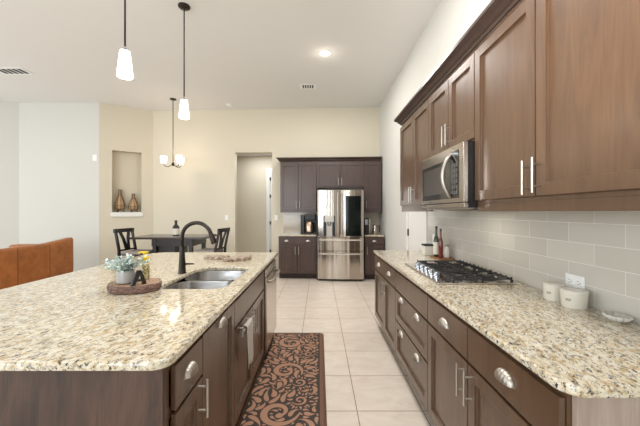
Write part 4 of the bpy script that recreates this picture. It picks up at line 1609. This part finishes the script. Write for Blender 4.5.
bt = bottle('table_bottle', 'squat dark bottle with pale label on the dining table', -2.86, 6.1, TZ + 0.0005, M['black'], M['slot'], 0.30, 0.066, (0.06, 0.46))


# wire-caged vases in the niche
def vase(label, along, rm, h):
    p = NM @ Vector((along, 0.106, nz0 + 0.0125))
    t = thing('caged_vase', label, 'vase', tuple(p), 0, 'caged vases in the niche')
    prof = [(0.30, 0.10), (0.62, 0.115), (0.97, 0.2), (1.0, 0.3), (0.9, 0.42), (0.6, 0.6), (0.34, 0.75), (0.26, 0.88), (0.3, 0.99)]
    bm = bm_new(); lathe(bm, [(r * rm * 0.95, z * h) for r, z in prof], seg=24); obj('body', bm, M['amber'], t, 50)
    bm = bm_new()
    for i in range(8):
        a = 2 * PI * i / 8
        tube(bm, [(math.cos(a) * (r * rm + 0.002), math.sin(a) * (r * rm + 0.002), z * h) for r, z in prof[1:]], 0.0035, 6)
    for r, z in (prof[1], prof[3], prof[6], prof[8]):
        tube(bm, [(math.cos(a) * (r * rm + 0.003), math.sin(a) * (r * rm + 0.003), z * h) for a in [2 * PI * j / 20 for j in range(21)]], 0.0042, 6, cap=False)
    obj('wire_cage', bm, M['wire'], t)
    for i in range(3):
        a = 2 * PI * i / 3 + 0.5
        bm = bm_new(); tube(bm, [(math.cos(a) * rm * 0.6, math.sin(a) * rm * 0.6, 0.11 * h), (math.cos(a) * rm * 0.95, math.sin(a) * rm * 0.95, 0.004)], 0.008, 8); obj('foot', bm, M['wire'], t, True)
    return t


vase('taller wire-caged amber vase on the left in the wall niche', n0 + 0.145, 0.095, 0.51)
vase('shorter wire-caged amber vase on the right in the wall niche', n0 + 0.40, 0.10, 0.42)

# ------------------------------------------------------------------ leather sofa seen from behind
sf = thing('sofa', 'cognac leather sofa seen from behind, left of the island', 'sofa', (-4.99, 4.2, 0))
# local: back along y at x=+0.46 (kitchen side), seat faces -x


def sofa_back(bm):
    n = 36
    rows = []
    for i in range(n + 1):
        f = i / n
        y = -1.35 + 2.75 * f
        top = 0.855 + 0.06 * max(0, (f - 0.78) / 0.22) ** 1.2 + 0.02 * max(0, (0.2 - f) / 0.2)
        xo = 0.47 + 0.02 * math.sin(PI * f)
        prof = [(xo, 0.06), (xo + 0.012, 0.4), (xo + 0.008, top - 0.04), (xo - 0.005, top - 0.012), (xo - 0.03, top), (xo - 0.12, top - 0.005), (xo - 0.16, top - 0.03), (xo - 0.20, 0.40), (xo - 0.2, 0.06)]
        rows.append([bm.verts.new((px, y, pz)) for px, pz in prof])
    for a, b in zip(rows, rows[1:]):
        for j in range(len(a)):
            bm.faces.new((a[j], a[(j + 1) % len(a)], b[(j + 1) % len(a)], b[j]))
    bm.faces.new(rows[0]); bm.faces.new(rows[-1])


bm = bm_new(); sofa_back(bm); obj('backrest', bm, M['leather'], sf, 45)
for y in (-0.9, -0.15, 0.35, 0.9):
    bm = bm_new()
    f = (y + 1.35) / 2.75
    xo = 0.47 + 0.02 * math.sin(PI * f)
    tube(bm, [(xo + 0.0005, y, 0.07), (xo + 0.0125, y, 0.4), (xo + 0.0085, y, 0.815), (xo - 0.004, y, 0.845)], 0.004, 6)
    obj('seam', bm, M['seam'], sf, True)
bm = bm_new(); box(bm, -0.5, 0.268, -1.12, 1.18, 0.06, 0.3, 0.03, 3); obj('seat_base', bm, M['leather'], sf)
for y0, y1 in ((-1.115, 0.025), (0.035, 1.175)):
    bm = bm_new(); box(bm, -0.5, 0.266, y0, y1, 0.305, 0.45, 0.04, 4); obj('seat_cushion', bm, M['leather'], sf)
for y0, y1 in ((-1.35, -1.125), (1.185, 1.40)):
    bm = bm_new(); box(bm, -0.52, 0.268, y0, y1, 0.06, 0.80, 0.06, 4); obj('armrest', bm, M['leather'], sf)
for x in (-0.45, 0.4):
    for y in (-1.25, 1.28):
        bm = bm_new(); box(bm, x - 0.03, x + 0.03, y - 0.03, y + 0.03, 0, 0.0595); obj('leg', bm, M['blackwood'], sf)
